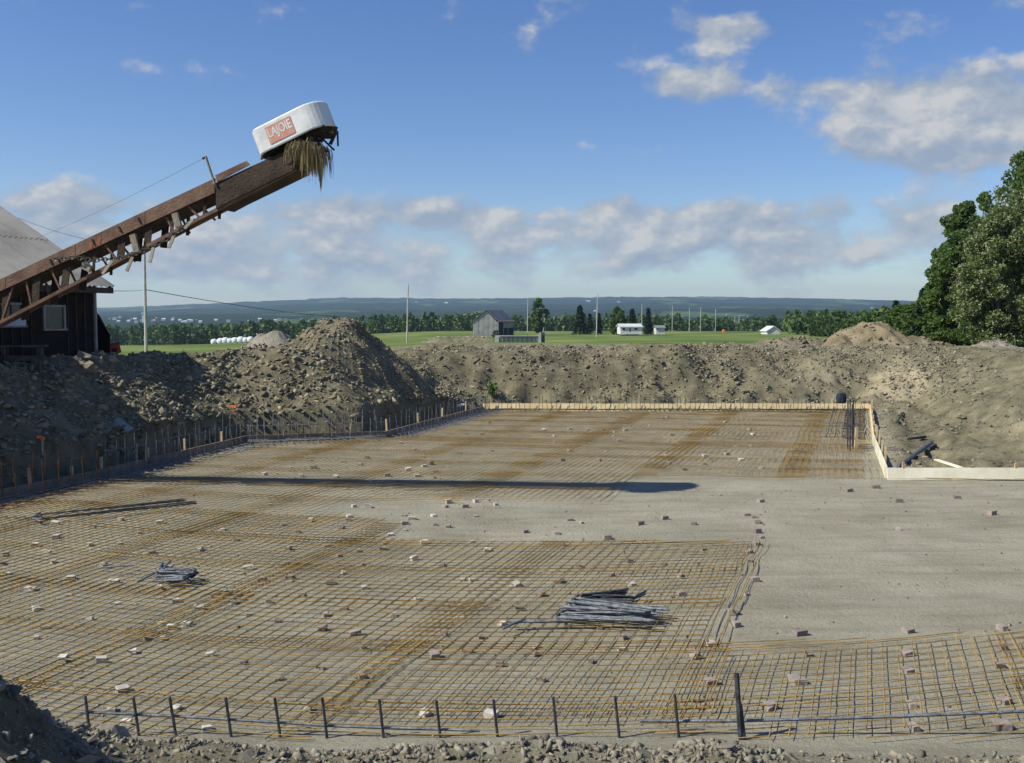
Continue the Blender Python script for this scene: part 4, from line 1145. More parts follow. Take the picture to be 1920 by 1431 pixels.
def conveyor():
    rustp = M('rusty_brown_paint', (.085, .046, .030), (.18, .108, .070), 2.2, .75, .3, 25, c3=(.135, .078, .052))
    dark = M('shaded_rusted_plate', (.020, .013, .009), (.055, .036, .024), 3, .85, .4, 25)  # rusted plate, colour lowered to carry the shade at the conveyor head
    redp = M('chalky_red_paint', (.20, .05, .03), (.30, .09, .055), 4, .8)
    wood = M('greyed_timber', (.17, .145, .11), (.27, .235, .185), 4, .85, .3, 30)
    white = M('white_sheet_metal', (.50, .52, .52), (.72, .73, .72), 2.2, .5, .15, 6, metal=.0, c3=(.65, .66, .655))
    tp = lambda x: 524 - .4715 * x
    bt = lambda x: 546 - .459 * x
    lc = lambda x: 603 - .522 * x
    zb = CV(-250, 640); root = empty('elevator_conveyor', (zb.x, zb.y, fieldz(zb.x, zb.y)), 'rusty brown inclined barn conveyor with white hood rising over the slab', 'conveyor')
    W_ = .62
    for off, dy in ((0, 0), (W_ - .04, -5)):
        n = 5
        for k in range(n):
            a = -250 + 653 * k / n; b = -250 + 653 * (k + 1) / n - 1
            MB().extrude([CV(a, tp(a) + dy, off), CV(b, tp(b) + dy, off), CV(b, bt(b), off), CV(a, bt(a), off)], CN * .04).build('side_board', rustp, root)
    for x, y in ((171, 460), (186, 453)):
        MB().extrude([CV(x - 4, y - 5, -.006), CV(x + 4, y - 9, -.006), CV(x + 2, y + 8, -.006), CV(x - 3, y + 7, -.006)], CN * .004).build('paint_patch', redp, root)
    q = MB().extrude([CV(-250, bt(-250) - 6, .04), CV(403, bt(403) - 6, .04), CV(403, bt(403) + 2, .04), CV(-250, bt(-250) + 2, .04)], CN * (W_ - .08)); q.build('trough_floor', dark, root)
    MB().extrude([CV(404, 343, .01), CV(470, 312, .01), CV(533, 284, .01), CV(556, 296, .01), CV(549, 319, .01), CV(430, 377, .01), CV(404, 391, .01)], CN * (W_ - .02)).build('head_trough', dark, root)
    MB().extrude([CV(404, 329, -.01), CV(462, 302, -.01), CV(469, 309, -.01), CV(407, 342, -.01)], CN * .02).build('lip_plate', rustp, root)
    MB().extrude([CV(404, 329, W_), CV(480, 294, W_), CV(486, 305, W_), CV(407, 342, W_)], CN * .02).build('lip_plate', rustp, root)
    for x in (80, 132, 230, 300):                               # caked dirt along the rim
        pass
    # lower chords
    for off in (.04, W_ - .08):
        for a, b in ((-250, 105), (105, 369), (369, 552)):
            pa = CV(a, lc(a), off + .02) if a != 552 else None
            ya = lc(a) if a < 400 else 375 - .485 * (a - 430); yb = lc(b) if b < 400 else 375 - .485 * (b - 430)
            if off > .3: ya -= 13; yb -= 13
            MB().beam(CV(a, ya, off + .02), CV(b, yb, off + .02), .05, .055).build('lower_chord', rustp, root)
    # web plates and diagonals
    for x0, x1, wd in ((8, 6, .16), (65, 62, .15), (123, 116, .14), (173, 171, .05), (225, 222, .14), (276, 272, .13), (320, 318, .06), (382, 379, .05)):
        for off in (.06, W_ - .08):
            a = CV(x0, bt(x0) - 2, off); b = CV(x1, lc(x1), off)
            MB().beam(a, b, .018, wd, CE).build('web_plate', dark, root)
    for x0, x1 in ((20, 0), (45, 55), (92, 110), (193, 217), (308, 322), (350, 371), (152, 172)):
        for off in (.05, W_ - .07): MB().beam(CV(x0, bt(x0) + 1, off), CV(x1, lc(x1) - 2, off), .02, .035).build('diagonal_brace', rustp, root)
    for x0, y0, x1, y1 in ((251, 440, 259, 473), (330, 400, 337, 426), (156, 497, 172, 505)):
        MB().beam(CV(x0, y0, -.03), CV(x1, y1, -.03), .05, .115, CE).build('wooden_cleat', wood, root)
    for x in (97, 176, 226, 262): MB().beam(CV(x - 3, tp(x) + 8, -.012), CV(x + 1, tp(x) + 17, -.012), .02, .03).build('bracket', dark, root)
    # tail legs out of the frame
    for off in (.05, W_ - .05):
        a = CV(-230, 705, off); MB().beam(a, Vector((a.x, a.y, 1.6)), .08, .08).build('leg', rustp, root)
        a = CV(-120, 658, off); MB().beam(a, Vector((a.x - .5, a.y, 1.5)), .08, .08).build('leg', rustp, root)
    # chain with hanging scraper bars
    pts = [(110, 488), (128, 485), (146, 484), (165, 486), (181, 489), (205, 487), (235, 484), (268, 475), (295, 463), (320, 449), (345, 432), (368, 413)]
    P3 = [CV(x, y, -.10 - .02 * math.sin(k)) for k, (x, y) in enumerate(pts)]
    ch = MB().tube([P3[0] + CN * .05, P3[0] + CN * .12], .02, 6).build('drag_chain', dark, root)
    L_ = [0]
    for i in range(1, len(P3)): L_.append(L_[-1] + (P3[i] - P3[i - 1]).length)
    nl = int(L_[-1] / .078); steelm = M('worn_chain_steel', (.06, .055, .05), (.16, .15, .14), 12, .5, .3, 60, metal=.5)
    def at_len(s):
        for i in range(1, len(L_)):
            if s <= L_[i]: return P3[i - 1].lerp(P3[i], (s - L_[i - 1]) / (L_[i] - L_[i - 1]))
        return P3[-1]
    for k in range(nl):
        a, b = at_len(k * L_[-1] / nl), at_len((k + 1) * L_[-1] / nl); d = (b - a).normalized(); c = (a + b) / 2
        u = CN if k % 2 else d.cross(CN).normalized()
        ring = [c + d * (.056 * math.cos(t)) + u * (.030 * math.sin(t)) for t in [2 * math.pi * j / 10 for j in range(11)]]
        MB().tube(ring, .011, 4, cap=False).build('link', steelm, ch)
    for x0, y0, x1, y1 in ((221, 490, 206, 515), (258, 483, 251, 510), (297, 465, 294, 494), (335, 444, 329, 467), (371, 413, 359, 431)):
        MB().beam(CV(x0, y0, -.14), CV(x1, y1, -.2), .02, .055, CE).build('scraper_bar', wood, ch)
    # mast and stay wire
    MB().tube([CV(404, 346, -.02), CV(387, 294, -.02)], .022, 6).build('mast', wood, root)
    MB().tube([CV(381, 298, -.02), CV(387, 295, -.02)], .02, 5).build('mast_hook', dark, root)
    wa = CV(378, 299, 0); wb = BARN_E0 + BARN_T * .2 + BARN_U * 2.9
    wm = M('thin_wire', (.22, .2, .18)); o = MB().tube([wa.lerp(wb, t) - Vector((0, 0, .06 * 4 * t * (1 - t))) for t in [k / 12 for k in range(13)]], .005, 4).build('stay_wire', wm, loc=wa); tag(o, 'thin wire from the conveyor mast to the barn roof', 'wire')
    # hood: oblong open-bottomed ring of white sheet metal
    A, B = CV(472, 247, -.06), CV(586, 190, -.06)
    ax = (B - A).normalized(); wdir = (CV(481, 287, -.06) - A); wh = wdir.length; wdir = (wdir - ax * wdir.dot(ax)).normalized()   # down the wall
    sd = ax.cross(wdir).normalized()
    if sd.y < 0: sd = -sd                                  # away from the camera
    LenF = (CV(571, 202, -.06) - A).length; rad = .32; n = 14
    loop = []
    for j in range(n + 1):
        t = -math.pi / 2 + math.pi * j / n; loop.append((LenF - .05 + rad * math.cos(t) * 1.0, rad + rad * math.sin(t)))
    for j in range(n + 1):
        t = math.pi / 2 + math.pi * j / n; loop.append((.12 + rad * math.cos(t) * .55, rad + rad * math.sin(t)))
    q = MB(); m_ = len(loop)
    hw = .43
    cx_ = sum(p[0] for p in loop) / m_; cy_ = rad
    for (dw, sh) in ((0, 0), (.02, -.012), (hw - .02, -.012), (hw, 0), (hw, .02), (0, .02)):
        for (a, b) in loop:
            v = Vector((a - cx_, b - cy_)); v = v * (1 - sh / max(.2, v.length))
            q.v.append(tuple(A + ax * (cx_ + v.x) + sd * (cy_ + v.y) + wdir * dw))
    nr = 6
    for k in range(nr):
        for j in range(m_): q.f.append((k * m_ + j, k * m_ + (j + 1) % m_, ((k + 1) % nr) * m_ + (j + 1) % m_, ((k + 1) % nr) * m_ + j))
    hood = q.build('hood', white, root, smooth=False)
    q = MB(); lp2 = []
    for (a, b) in loop:
        v = Vector((a - cx_, b - cy_)) * .94; lp2.append(A + ax * (cx_ + v.x) + sd * (cy_ + v.y) + wdir * .10)
    q.extrude(lp2, wdir * (hw - .15)); q.build('hood_dark_fill', dark, root)  # dark block put in so the hood looks shaded and full inside
    hp = lambda a, w, o=0: A + ax * a + wdir * w - sd * (o + .013)
    fr = M('faded_red_lettering', (.50, .22, .17), (.58, .32, .26), 7, .7, c3=(.54, .27, .21))
    l0, l1 = LenF * .26, LenF * .74
    MB().extrude([hp(l0, .07, .002), hp(l1, .07, .002), hp(l1, .36, .002), hp(l0, .36, .002)], sd * .002).build('red_panel', fr, hood)
    cu = bpy.data.curves.new('letters', 'FONT'); cu.body = 'LAJOIE'; cu.extrude = .0; cu.offset = .018
    to = bpy.data.objects.new('letters', cu); C.objects.link(to)
    dg = bpy.context.evaluated_depsgraph_get(); me = bpy.data.meshes.new_from_object(to.evaluated_get(dg)); bpy.data.objects.remove(to)
    co = np.array([v.co[:] for v in me.vertices]); mn, mx = co.min(0), co.max(0)
    wl = .9 * (l1 - l0); hl = .20
    for v in me.vertices:
        a = l0 + .05 * (l1 - l0) + (v.co.x - mn[0]) / (mx[0] - mn[0]) * wl; w = .335 - .03 - (v.co.y - mn[1]) / (mx[1] - mn[1]) * hl
        v.co = hp(a, w, .005) - origin(root)
    me.name = 'lettering'; link_mesh('lettering', me, white, hood)
    # supports and caked dirt under the hood
    for a, x, y in ((.12, 486, 297), (.35, 492, 294), (LenF - .1, 597, 270), (LenF + .2, 604, 262)):
        for b in (.05, .6): MB().beam(A + ax * a + wdir * hw + sd * b, CV(x, y, b + .02), .03, .03).build('hood_bracket', dark, root)
    for k in range(5):
        c = CV(560 + 9 * k, 262 - 3 * k, .1 + .1 * (k % 3)); V, Fc = ROCKS[k]
        MB().add([c + Vector(v) * (.5 - .03 * k) for v in V], [tuple(f) for f in Fc]).build('caked_manure', dark, root)
    MB().tube([CV(540, 300, .0), CV(540, 300, W_)], .07, 10).build('head_roller', dark, root)
    MB().beam(CV(588, 268, .1), CV(609, 283, .1), .03, .04).build('scraper_arm', dark, root)
    MB().tube([CV(618, 232, .25), CV(616, 246, .25), CV(607, 266, .25)], .03, 6).build('strut', dark, root)
    # straw hanging from the head
    st = MB(); r = random.Random(4)
    for k in range(950):
        x = r.gauss(572, 13); x = max(545, min(602, x)); off = r.uniform(-.12, .45)
        y = 268 + abs(x - 568) * .12 + r.uniform(-5, 6); ln = max(14, r.gauss(34, 11)) * (1.15 if x > 570 else .8); sw = (x - 568) * .25 + r.gauss(0, 5)
        a = CV(x, y, off); b = CV(x + sw * .6, y + ln * .5, off - .04); c = CV(x + sw * .75, y + ln, off - .03)
        st.tube([a, b, c], [.0055, .005, .002], 3, cap=False)
    for k in range(60):
        x = r.gauss(593, 3); a = CV(x, 285 + r.uniform(-6, 8), .1); st.tube([a, CV(x + 2, 310, .1), CV(596 + r.gauss(1, 1.2), r.uniform(325, 362), .1)], [.006, .004, .0015], 3, cap=False)
    for k in range(120):
        x = r.uniform(540, 585); a = CV(x, 283 - (x - 540) * .4, r.uniform(-.05, .4)); st.tube([a, a + Vector((r.gauss(0, .05), r.gauss(-.03, .05), r.gauss(.02, .05)))], .008, 3, cap=False)
    o = st.build('straw_tuft', leaf_mat('straw', [(.13, .10, .05), (.30, .24, .12), (.44, .36, .20), (.22, .17, .085)], .15, .8), loc=CV(570, 280)); tag(o, 'ragged tuft of straw hanging from the conveyor head', 'straw')


conveyor()

# ------------------------------------------------------------------ trees
def quads_from(Cn, size, r, flat=.0, aspect=.6):
    """leaf quads at centres Cn (n,3) with sizes; random orientation"""
    n = len(Cn); a = r.normal(size=(n, 3)); a[:, 2] += flat; a /= np.linalg.norm(a, axis=1)[:, None]
    b = np.cross(a, r.normal(size=(n, 3))); b /= np.linalg.norm(b, axis=1)[:, None]; c = np.cross(a, b)
    s = size[:, None] / 2
    V = np.stack([Cn - b * s, Cn - c * s * aspect, Cn + b * s, Cn + c * s * aspect], 1).reshape(-1, 3)
    return V, np.arange(n * 4).reshape(-1, 4)


bark = M('grey_brown_bark', (.09, .075, .06), (.17, .145, .12), 3, .95, .6, 14)
birch = M('pale_bark', (.42, .40, .36), (.58, .56, .52), 3, .9, .3, 14)
LEAF = dict(
    poplar=leaf_mat('poplar_leaf', [(.065, .115, .032), (.115, .185, .05), (.085, .15, .04), (.15, .23, .07)], .5),
    light=leaf_mat('light_leaf', [(.070, .120, .026), (.110, .175, .042), (.085, .145, .033)], .38),
    cherry=leaf_mat('cherry_leaf', [(.07, .108, .03), (.13, .185, .054), (.095, .145, .04), (.18, .235, .08)], .5),
    spruce=leaf_mat('spruce_needle', [(.012, .030, .012), (.022, .048, .018), (.030, .060, .020)], .1),
    wood=leaf_mat('wood_leaf', [(.040, .078, .022), (.080, .135, .036), (.058, .105, .028), (.10, .155, .045)], .3),
    bloom=leaf_mat('cream_blossom', [(.30, .31, .16), (.46, .46, .28), (.24, .27, .13), (.38, .37, .22)], .25),
)


def broad_tree(name, label, x, y, top, rx, ry, leaf='poplar', n=5000, size=.2, seed=1, zlow=.12, group=None, bloom=0, shape=.6, cl_n=60, trunk_m=None, gz=None):
    r = np.random.default_rng(seed); rr = random.Random(seed)
    gz = fieldz(x, y) if gz is None else gz; Hh = top - gz
    root = empty(name, (x, y, gz), label, 'tree', group)
    tr = MB(); tr_top = Vector((x + rr.uniform(-.1, .1) * rx, y, gz + Hh * .8)); k = max(.05, Hh * .016)
    tr.tube([Vector((x, y, gz - .3)), Vector((x + .03, y, gz + Hh * .25)), Vector((x - .04 * rx, y, gz + Hh * .5)), tr_top], [k * 1.25, k, k * .7, k * .2], 7)
    # foliage clumps: spread through an uneven crown
    cz = []; 
    for i in range(cl_n):
        h = zlow + (1 - zlow) * rr.random() ** .85
        wid = math.sin(math.pi * min(1, max(.02, (h - zlow * .6) / (1.02 - zlow * .6))) ** shape) ** .75
        a = rr.random() * 2 * math.pi; q = rr.random() ** .42 * wid * rr.uniform(.82, 1.1)
        cz.append((x + math.cos(a) * q * rx, y + math.sin(a) * q * ry, gz + h * Hh * .96, rr.uniform(.16, .30) * min(rx, Hh * .4) * (1.15 - .4 * h)))
    for i in range(0, 0 if trunk_m else min(cl_n, 40), 2):
        c = cz[i]; h0 = max(.12, (c[2] - gz) / Hh - .22); b0 = Vector((x, y, gz + Hh * h0 * .9))
        tr.tube([b0, b0.lerp(Vector(c[:3]), .5) + Vector((0, 0, .04 * Hh)), Vector(c[:3])], [k * .35, k * .22, k * .07], 4, cap=False)
    tr.build('trunk', trunk_m or bark, root)
    cz = np.array(cz); wts = cz[:, 3] ** 2; wts /= wts.sum()
    ci = r.choice(len(cz), n, p=wts); dirs = r.normal(size=(n, 3)); dirs /= np.linalg.norm(dirs, axis=1)[:, None]
    P = cz[ci, :3] + dirs * (cz[ci, 3] * r.random(n) ** .25)[:, None] * np.array([1, 1, .8])
    P[:, 2] = np.maximum(P[:, 2], gz + .05)
    V, Q = quads_from(P, size * (.6 + .8 * r.random(n)), r, .25)
    mesh_np('crown', V, Q, LEAF[leaf], root)
    if bloom:
        ci = r.choice(len(cz), bloom, p=wts); dirs = r.normal(size=(bloom, 3)); dirs[:, 1] -= .5; dirs[:, 0] -= .3; dirs /= np.linalg.norm(dirs, axis=1)[:, None]
        Cb = cz[ci, :3] + dirs * (cz[ci, 3] * (.92 + .2 * r.random(bloom)))[:, None] * np.array([1, 1, .85]); Cb[:, 2] = np.maximum(Cb[:, 2], gz + .3)
        m_ = 7; Pb = np.repeat(Cb, m_, 0) + r.normal(size=(bloom * m_, 3)) * .045
        V, Q = quads_from(Pb, .045 + .04 * r.random(bloom * m_), r, 0, .8)
        mesh_np('blossom', V, Q, LEAF['bloom'], root)
    return root


def spruce(name, label, x, y, top, rx, n=1800, seed=1, size=.35, group=None, gz=None):
    r = np.random.default_rng(seed); gz = fieldz(x, y) if gz is None else gz; Hh = top - gz
    root = empty(name, (x, y, gz), label, 'tree', group)
    MB().tube([Vector((x, y, gz - .3)), Vector((x, y, top - Hh * .03))], [max(.06, Hh * .018), .02], 6).build('trunk', bark, root)
    h = .06 + .94 * r.random(n) ** .8 * .99; tier = .78 + .22 * np.sin(h * 46 + r.random() * 6); a = r.random(n) * 2 * np.pi
    lob = .85 + .3 * vn(a * 2, h * 9, seed)
    q = (1.03 - h) ** .9 * tier * lob * (.35 + .65 * r.random(n) ** .5)
    P = np.stack([x + np.cos(a) * q * rx, y + np.sin(a) * q * rx, gz + h * Hh - q * rx * .22], 1)
    # drooping blades that point outwards
    d = np.stack([np.cos(a), np.sin(a), np.full(n, -.35) + r.normal(0, .25, n)], 1); d /= np.linalg.norm(d, axis=1)[:, None]
    sdv = np.cross(d, np.array([0, 0, 1.0]) + r.normal(0, .35, (n, 3))); sdv /= np.linalg.norm(sdv, axis=1)[:, None]
    s = (size * (.6 + .7 * r.random(n)))[:, None]
    V = np.stack([P - d * s * .5, P - sdv * s * .28, P + d * s * .6, P + sdv * s * .28], 1).reshape(-1, 3)
    mesh_np('crown', V, np.arange(n * 4).reshape(-1, 4), LEAF['spruce'], root)
    return root


BT, SP = broad_tree, spruce


def X_at(px, Y): return (px - CX) / F * Y


def Z_at(py, Y): return AT(960, py, Y).z


def right_trees():
    K = 1.25                                # these trees stand on the level ground behind the rim
    def broad_tree(nm, lab, x, y, top, rx, ry, leaf, n, size, seed, **kw): return BT(nm, lab, x * K, y * K, H + (top - H) * K, rx * K, ry * K, leaf, n, size * 1.12, seed, **kw)
    def spruce(nm, lab, x, y, top, rx, n, seed, size): return SP(nm, lab, x * K, y * K, H + (top - H) * K, rx * K, n, seed, size * K)
    broad_tree('blossoming_tree', 'big cherry tree covered in cream blossom at the rim of the pit', X_at(1990, 36), 36, Z_at(285, 36), 3.5, 2.8, 'cherry', 46000, .14, 11, zlow=.02, bloom=3000, shape=.75, cl_n=230)
    broad_tree('blossoming_tree', 'smaller cream blossoming cherry in front of the dark poplar', X_at(1868, 35), 35, Z_at(400, 35), 1.45, 1.4, 'cherry', 20000, .13, 12, zlow=.02, bloom=1700, shape=.8, cl_n=110)
    broad_tree('poplar_tree', 'tall dark green poplar behind the blossoming cherry', X_at(1925, 42), 42, Z_at(262, 42), 2.2, 2.0, 'poplar', 16000, .2, 13, zlow=.1, cl_n=110)
    broad_tree('poplar_tree', 'dark green leafy poplar overlooking the pit beside the cherry', X_at(1800, 41), 41, Z_at(372, 41), 1.45, 1.4, 'poplar', 22000, .17, 14, zlow=.04, cl_n=120, shape=.7)
    broad_tree('poplar_tree', 'slim poplar with a knobbly top between poplar and cherry', X_at(1838, 40), 40, Z_at(352, 40), .95, .9, 'poplar', 7000, .16, 15, zlow=.15, cl_n=60)
    broad_tree('aspen_tree', 'young aspen with a pale slender trunk at the wood edge', X_at(1762, 40), 40, Z_at(480, 40), .75, .8, 'light', 9000, .16, 16, zlow=.2, cl_n=60, trunk_m=birch)
    broad_tree('leafy_tree', 'light green birch in front of the dark poplar', X_at(1785, 38.5), 38.5, Z_at(455, 38.5), 1.0, 1.0, 'light', 12000, .15, 31, zlow=.03, cl_n=90, shape=.75)
    broad_tree('bush', 'rounded green bush at the foot of the aspen', X_at(1775, 38.5), 38.5, Z_at(560, 38.5), .95, .8, 'light', 4200, .14, 17, zlow=.0, cl_n=50)
    broad_tree('bush', 'low green bush under the blossoming cherry', X_at(1830, 37), 37, Z_at(575, 37), .9, .8, 'poplar', 4200, .13, 27, zlow=.0, cl_n=50)
    spruce('spruce_tree', 'small dark spruce at the left end of the near trees', X_at(1728, 43), 43, Z_at(540, 43), .75, 2600, 18, .2)
    spruce('spruce_tree', 'dark spruce tip standing out of the wood edge', X_at(1678, 75), 75, Z_at(563, 75), 1.0, 1500, 19, .35)
    for k, (px, Y, py, rx, lf) in enumerate([(1745, 50, 548, 1.5, 'light'), (1712, 60, 566, 1.9, 'light'), (1690, 72, 572, 2.2, 'poplar'), (1655, 85, 577, 2.3, 'light'), (1625, 105, 594, 2.3, 'wood'), (1598, 125, 598, 2.4, 'light'), (1570, 150, 600, 2.6, 'wood'), (1545, 170, 601, 2.8, 'wood'), (1515, 330, 601, 4.2, 'wood'), (1880, 47, 430, 2.2, 'poplar'), (1960, 50, 350, 2.8, 'poplar')]):
        lab = ['light green tree at the end of the wood', 'light green round tree behind the small spruce', 'mid green tree beside the spruce tip', 'light bushy tree behind the low earth heap', 'dark leafy tree right above the ochre mound', 'dark leafy tree behind the ochre mound', 'light green tree left behind the ochre mound', 'leafy tree above the small ochre lump', 'leafy tree beyond the white farmhouse', 'dark poplar filling the wood behind the cherry', 'tall dark poplar deep in the wood'][k]
        broad_tree('leafy_tree', lab, X_at(px, Y), Y, Z_at(py, Y), rx, rx, lf, 3600, .28 + Y * .0035, 40 + k, zlow=.0, cl_n=50, shape=.75, group='trees of the wood edge')


right_trees()


def forest():
    """far wood: one mass of many tree crowns"""
    r = np.random.default_rng(77); Ps = []; Ss = []
    def wood(n, a0, a1, d0, d1, hmin, hmax, leafs=70, taper=.5):
        for i in range(n):
            px = r.uniform(a0, a1); d = d0 + (d1 - d0) * r.random() ** 1.3; x = X_at(px, d); g = float(zfar(np.array([x]), np.array([d]))[0]); h = r.uniform(hmin, hmax)
            con = r.random() < .35; m_ = leafs
            t = r.random(m_) ** .8
            wid = (1 - t) * 1.9 if con else np.sin(np.pi * np.clip(t * .85 + .12, 0, 1)) ** .7 * 2.5
            a = r.random(m_) * 6.283; q = np.sqrt(r.random(m_)) * wid
            Ps.append(np.stack([x + np.cos(a) * q, d + np.sin(a) * q, g + h * (.08 + .92 * t)], 1)); Ss.append(np.full(m_, .9 + r.random() * .5))
    wood(1500, -80, 900, 385, 520, 7.5, 10.5)
    wood(900, 1000, 1720, 400, 520, 8.0, 11)
    wood(120, 850, 1050, 400, 500, 8, 10)
    wood(120, 1480, 1640, 230, 330, 4, 6)
    P = np.concatenate(Ps); S = np.concatenate(Ss)
    V, Q = quads_from(P, S * 1.25, r, .4, .8)
    o = mesh_np('forest', V, Q, leaf_mat('far_wood_leaf', [(.050, .095, .026), (.10, .165, .042), (.07, .125, .034), (.13, .19, .055)], .3)); kind(o, 'stuff'); o['label'] = 'wide belt of mixed green woodland below the hills'; o['category'] = 'forest'


forest()


def mid_trees():
    d = 235
    broad_tree('poplar_tree', 'slim upright poplar between two poles by the grey barn', X_at(1010, d), d, Z_at(556, d), 2.1, 2.1, 'light', 1700, .8, 60, zlow=.1, cl_n=50, shape=.8)
    spruce('spruce_tree', 'broad dark spruce left of the tall field pole', X_at(1087, d), d, Z_at(573, d), 2.1, 1200, 61, 1.0)
    spruce('spruce_tree', 'narrow dark spruce beside the broad spruce', X_at(1108, d), d + 4, Z_at(588, d), 1.2, 700, 62, .8)
    spruce('spruce_tree', 'small spruce just right of the tall field pole', X_at(1126, d), d + 5, Z_at(588, d), 1.2, 600, 63, .8)
    broad_tree('maple_tree', 'bright green round maple behind the white house', X_at(1158, d), d, Z_at(576, d), 2.9, 2.6, 'light', 1700, .9, 64, zlow=.1, cl_n=40)
    spruce('spruce_tree', 'dark spruce growing against the bright maple', X_at(1182, d), d - 3, Z_at(580, d), 1.8, 1000, 65, .9)
    spruce('spruce_tree', 'lone dark spruce right of the white house', X_at(1215, d), d, Z_at(578, d), 1.4, 900, 66, .8)
    broad_tree('leafy_tree', 'round tree standing alone beyond the pole row', X_at(1477, 300), 300, Z_at(584, 300), 2.3, 2.3, 'wood', 1100, 1.0, 67, zlow=.1, cl_n=40)
    broad_tree('leafy_tree', 'leafy tree left of the white farmhouse', X_at(1440, 330), 330, Z_at(596, 330), 3, 3, 'wood', 900, 1.1, 68, zlow=.0, cl_n=40)
    broad_tree('bush', 'low dark bush in front of the grey barn', X_at(930, 200), 200, Z_at(619, 200), 1.0, 1, 'wood', 300, .5, 69, zlow=.0, cl_n=20)


mid_trees()

# ------------------------------------------------------------------ poles and wires
polem = M('weathered_pole', (.38, .36, .32), (.52, .50, .46), 2, .85, .3, 10)


def pole(px, top, base, label, h=9.0, lean=0, arm=0, light=False):
    d = h * F / (base - top); x = X_at(px, d); gz = fieldz(x, d); tz = Z_at(top, d)
    root = empty('utility_pole', (x, d, gz), label, 'pole', 'wooden poles across the fields')
    xt = X_at(px + lean, d)
    k = max(.13, .00017 * d * 2)
    MB().tube([Vector((x, d, gz - .4)), Vector((xt, d, tz))], [k, k * .72], 8).build('post', polem, root)
    MB().tube([Vector((xt, d, tz - .02)), Vector((xt, d, tz + .18))], k * .55, 6).build('pin', polem, root)
    if arm: MB().box((xt, d, tz - .5), (arm, .12, .14)).build('cross_arm', polem, root)
    if light:
        MB().tube([Vector((xt, d, tz - .3)), Vector((xt + 2.0, d, tz + .25)), Vector((xt + 3.2, d, tz + .1))], k * .5, 6).build('lamp_arm', polem, root)
    return Vector((xt, d, tz))


P1 = pole(274, 455, 676, 'tall pale pole standing in the grass behind the rubble bank', 9.0, 1)
P2 = pole(763, 535, 650, 'slightly leaning pale pole right of the tall soil mound', 9.0, 3)
P3 = pole(989, 560, 629, 'pale pole between the grey barn and the slim poplar', 9.0, 1)
pole(1018, 585, 626, 'short leaning pole beside the ribbed concrete wall', 6.0, 4)
P4 = pole(1118, 553, 632, 'grey pole in the field between the dark spruces', 9.0, 2, arm=1.2)
pole(1203, 571, 621, 'pale pole beside the white house', 9.0, 0)
lb = ['first', 'second', 'third', 'fourth', 'fifth', 'sixth', 'seventh', 'eighth', 'ninth', 'tenth']
for k, (px, t, b) in enumerate([(1260, 573, 620), (1292, 578, 621), (1313, 577, 620), (1341, 580, 622), (1361, 588, 623), (1377, 593, 623), (1385, 592, 622), (1401, 593, 623), (1421, 598, 623), (1437, 595, 622)]):
    pole(px, t, b, f'pole in the far field row, {lb[k]} after the lone spruce', 9.0, 0, light=(k == 6))
wirem = M('dark_wire', (.05, .05, .05))


def wire(a, b, sag, label, r=.012):
    n = 16; o = MB().tube([a.lerp(b, k / n) - Vector((0, 0, sag * 4 * (k / n) * (1 - k / n))) for k in range(n + 1)], r, 4, cap=False).build('power_line', wirem, loc=a); tag(o, label, 'wire')


wz = P1 - Vector((0, 0, 3.55))
wire(AT(190, 545, 27.2), wz, .05, 'wire from the barn eave to the tall pale pole', .011)
wire(wz, AT(700, 596, 175), .6, 'dark wire dipping from the tall pale pole towards the mound', .028)
wire(AT(0, 395, 60), P1 - Vector((0, 0, .3)), .5, 'faint wire behind the barn roof to the tall pole top', .01)

# ------------------------------------------------------------------ far barn, houses, wall, bales
def gable_house(name, label, px0, px1, py_base, py_eave, py_ridge, d, depth, wall, roof, cat='house', group=None, rot=0.0, door=None, windows=(), gable_front=False, name_parts=True):
    x0, x1 = X_at(px0, d), X_at(px1, d); ze, zr = Z_at(py_eave, d), Z_at(py_ridge, d); zb = Z_at(py_base, d) - .6
    c = Vector(((x0 + x1) / 2, d, zb)); w = x1 - x0; root = empty(name, c, label, cat, group)
    Mr = Matrix.Rotation(rot, 3, 'Z')
    T = lambda x, y, z: c + Mr @ Vector((x, y, 0)) + Vector((0, 0, z - zb))
    hw = w / 2
    if gable_front:
        MB().extrude([T(-hw, 0, zb), T(hw, 0, zb), T(hw, 0, ze), T(0, 0, zr), T(-hw, 0, ze)], Mr @ Vector((0, depth, 0))).build('wall', wall, root)
        for s in (-1, 1):
            MB().extrude([T(s * (hw + .25), -.25, ze - .12), T(0, -.25, zr + .05), T(0, -.25, zr + .22), T(s * (hw + .25), -.25, ze + .05)], Mr @ Vector((0, depth + .5, 0))).build('roof', roof, root)
    else:
        MB().extrude([T(-hw, 0, zb), T(-hw, depth, zb), T(-hw, depth, ze), T(-hw, depth / 2, zr), T(-hw, 0, ze)], Mr @ Vector((w, 0, 0))).build('wall', wall, root)
        for y0 in (-.3, depth + .3):
            MB().extrude([T(-hw - .25, y0, ze - .1), T(-hw - .25, depth / 2, zr + .05), T(-hw - .25, depth / 2, zr + .22), T(-hw - .25, y0, ze + .07)], Mr @ Vector((w + .5, 0, 0))).build('roof', roof, root)
    for (a, b, z0, z1, m_, nm) in windows:
        x = -hw + a * w; xx = -hw + b * w; za, zz = zb + .6 + (ze - zb - .6) * z0, zb + .6 + (ze - zb - .6) * z1
        MB().extrude([T(x, -.03, za), T(xx, -.03, za), T(xx, -.03, zz), T(x, -.03, zz)], Mr @ Vector((0, .02, 0))).build(nm, m_, root)
    return root, T, hw, zb, ze, zr


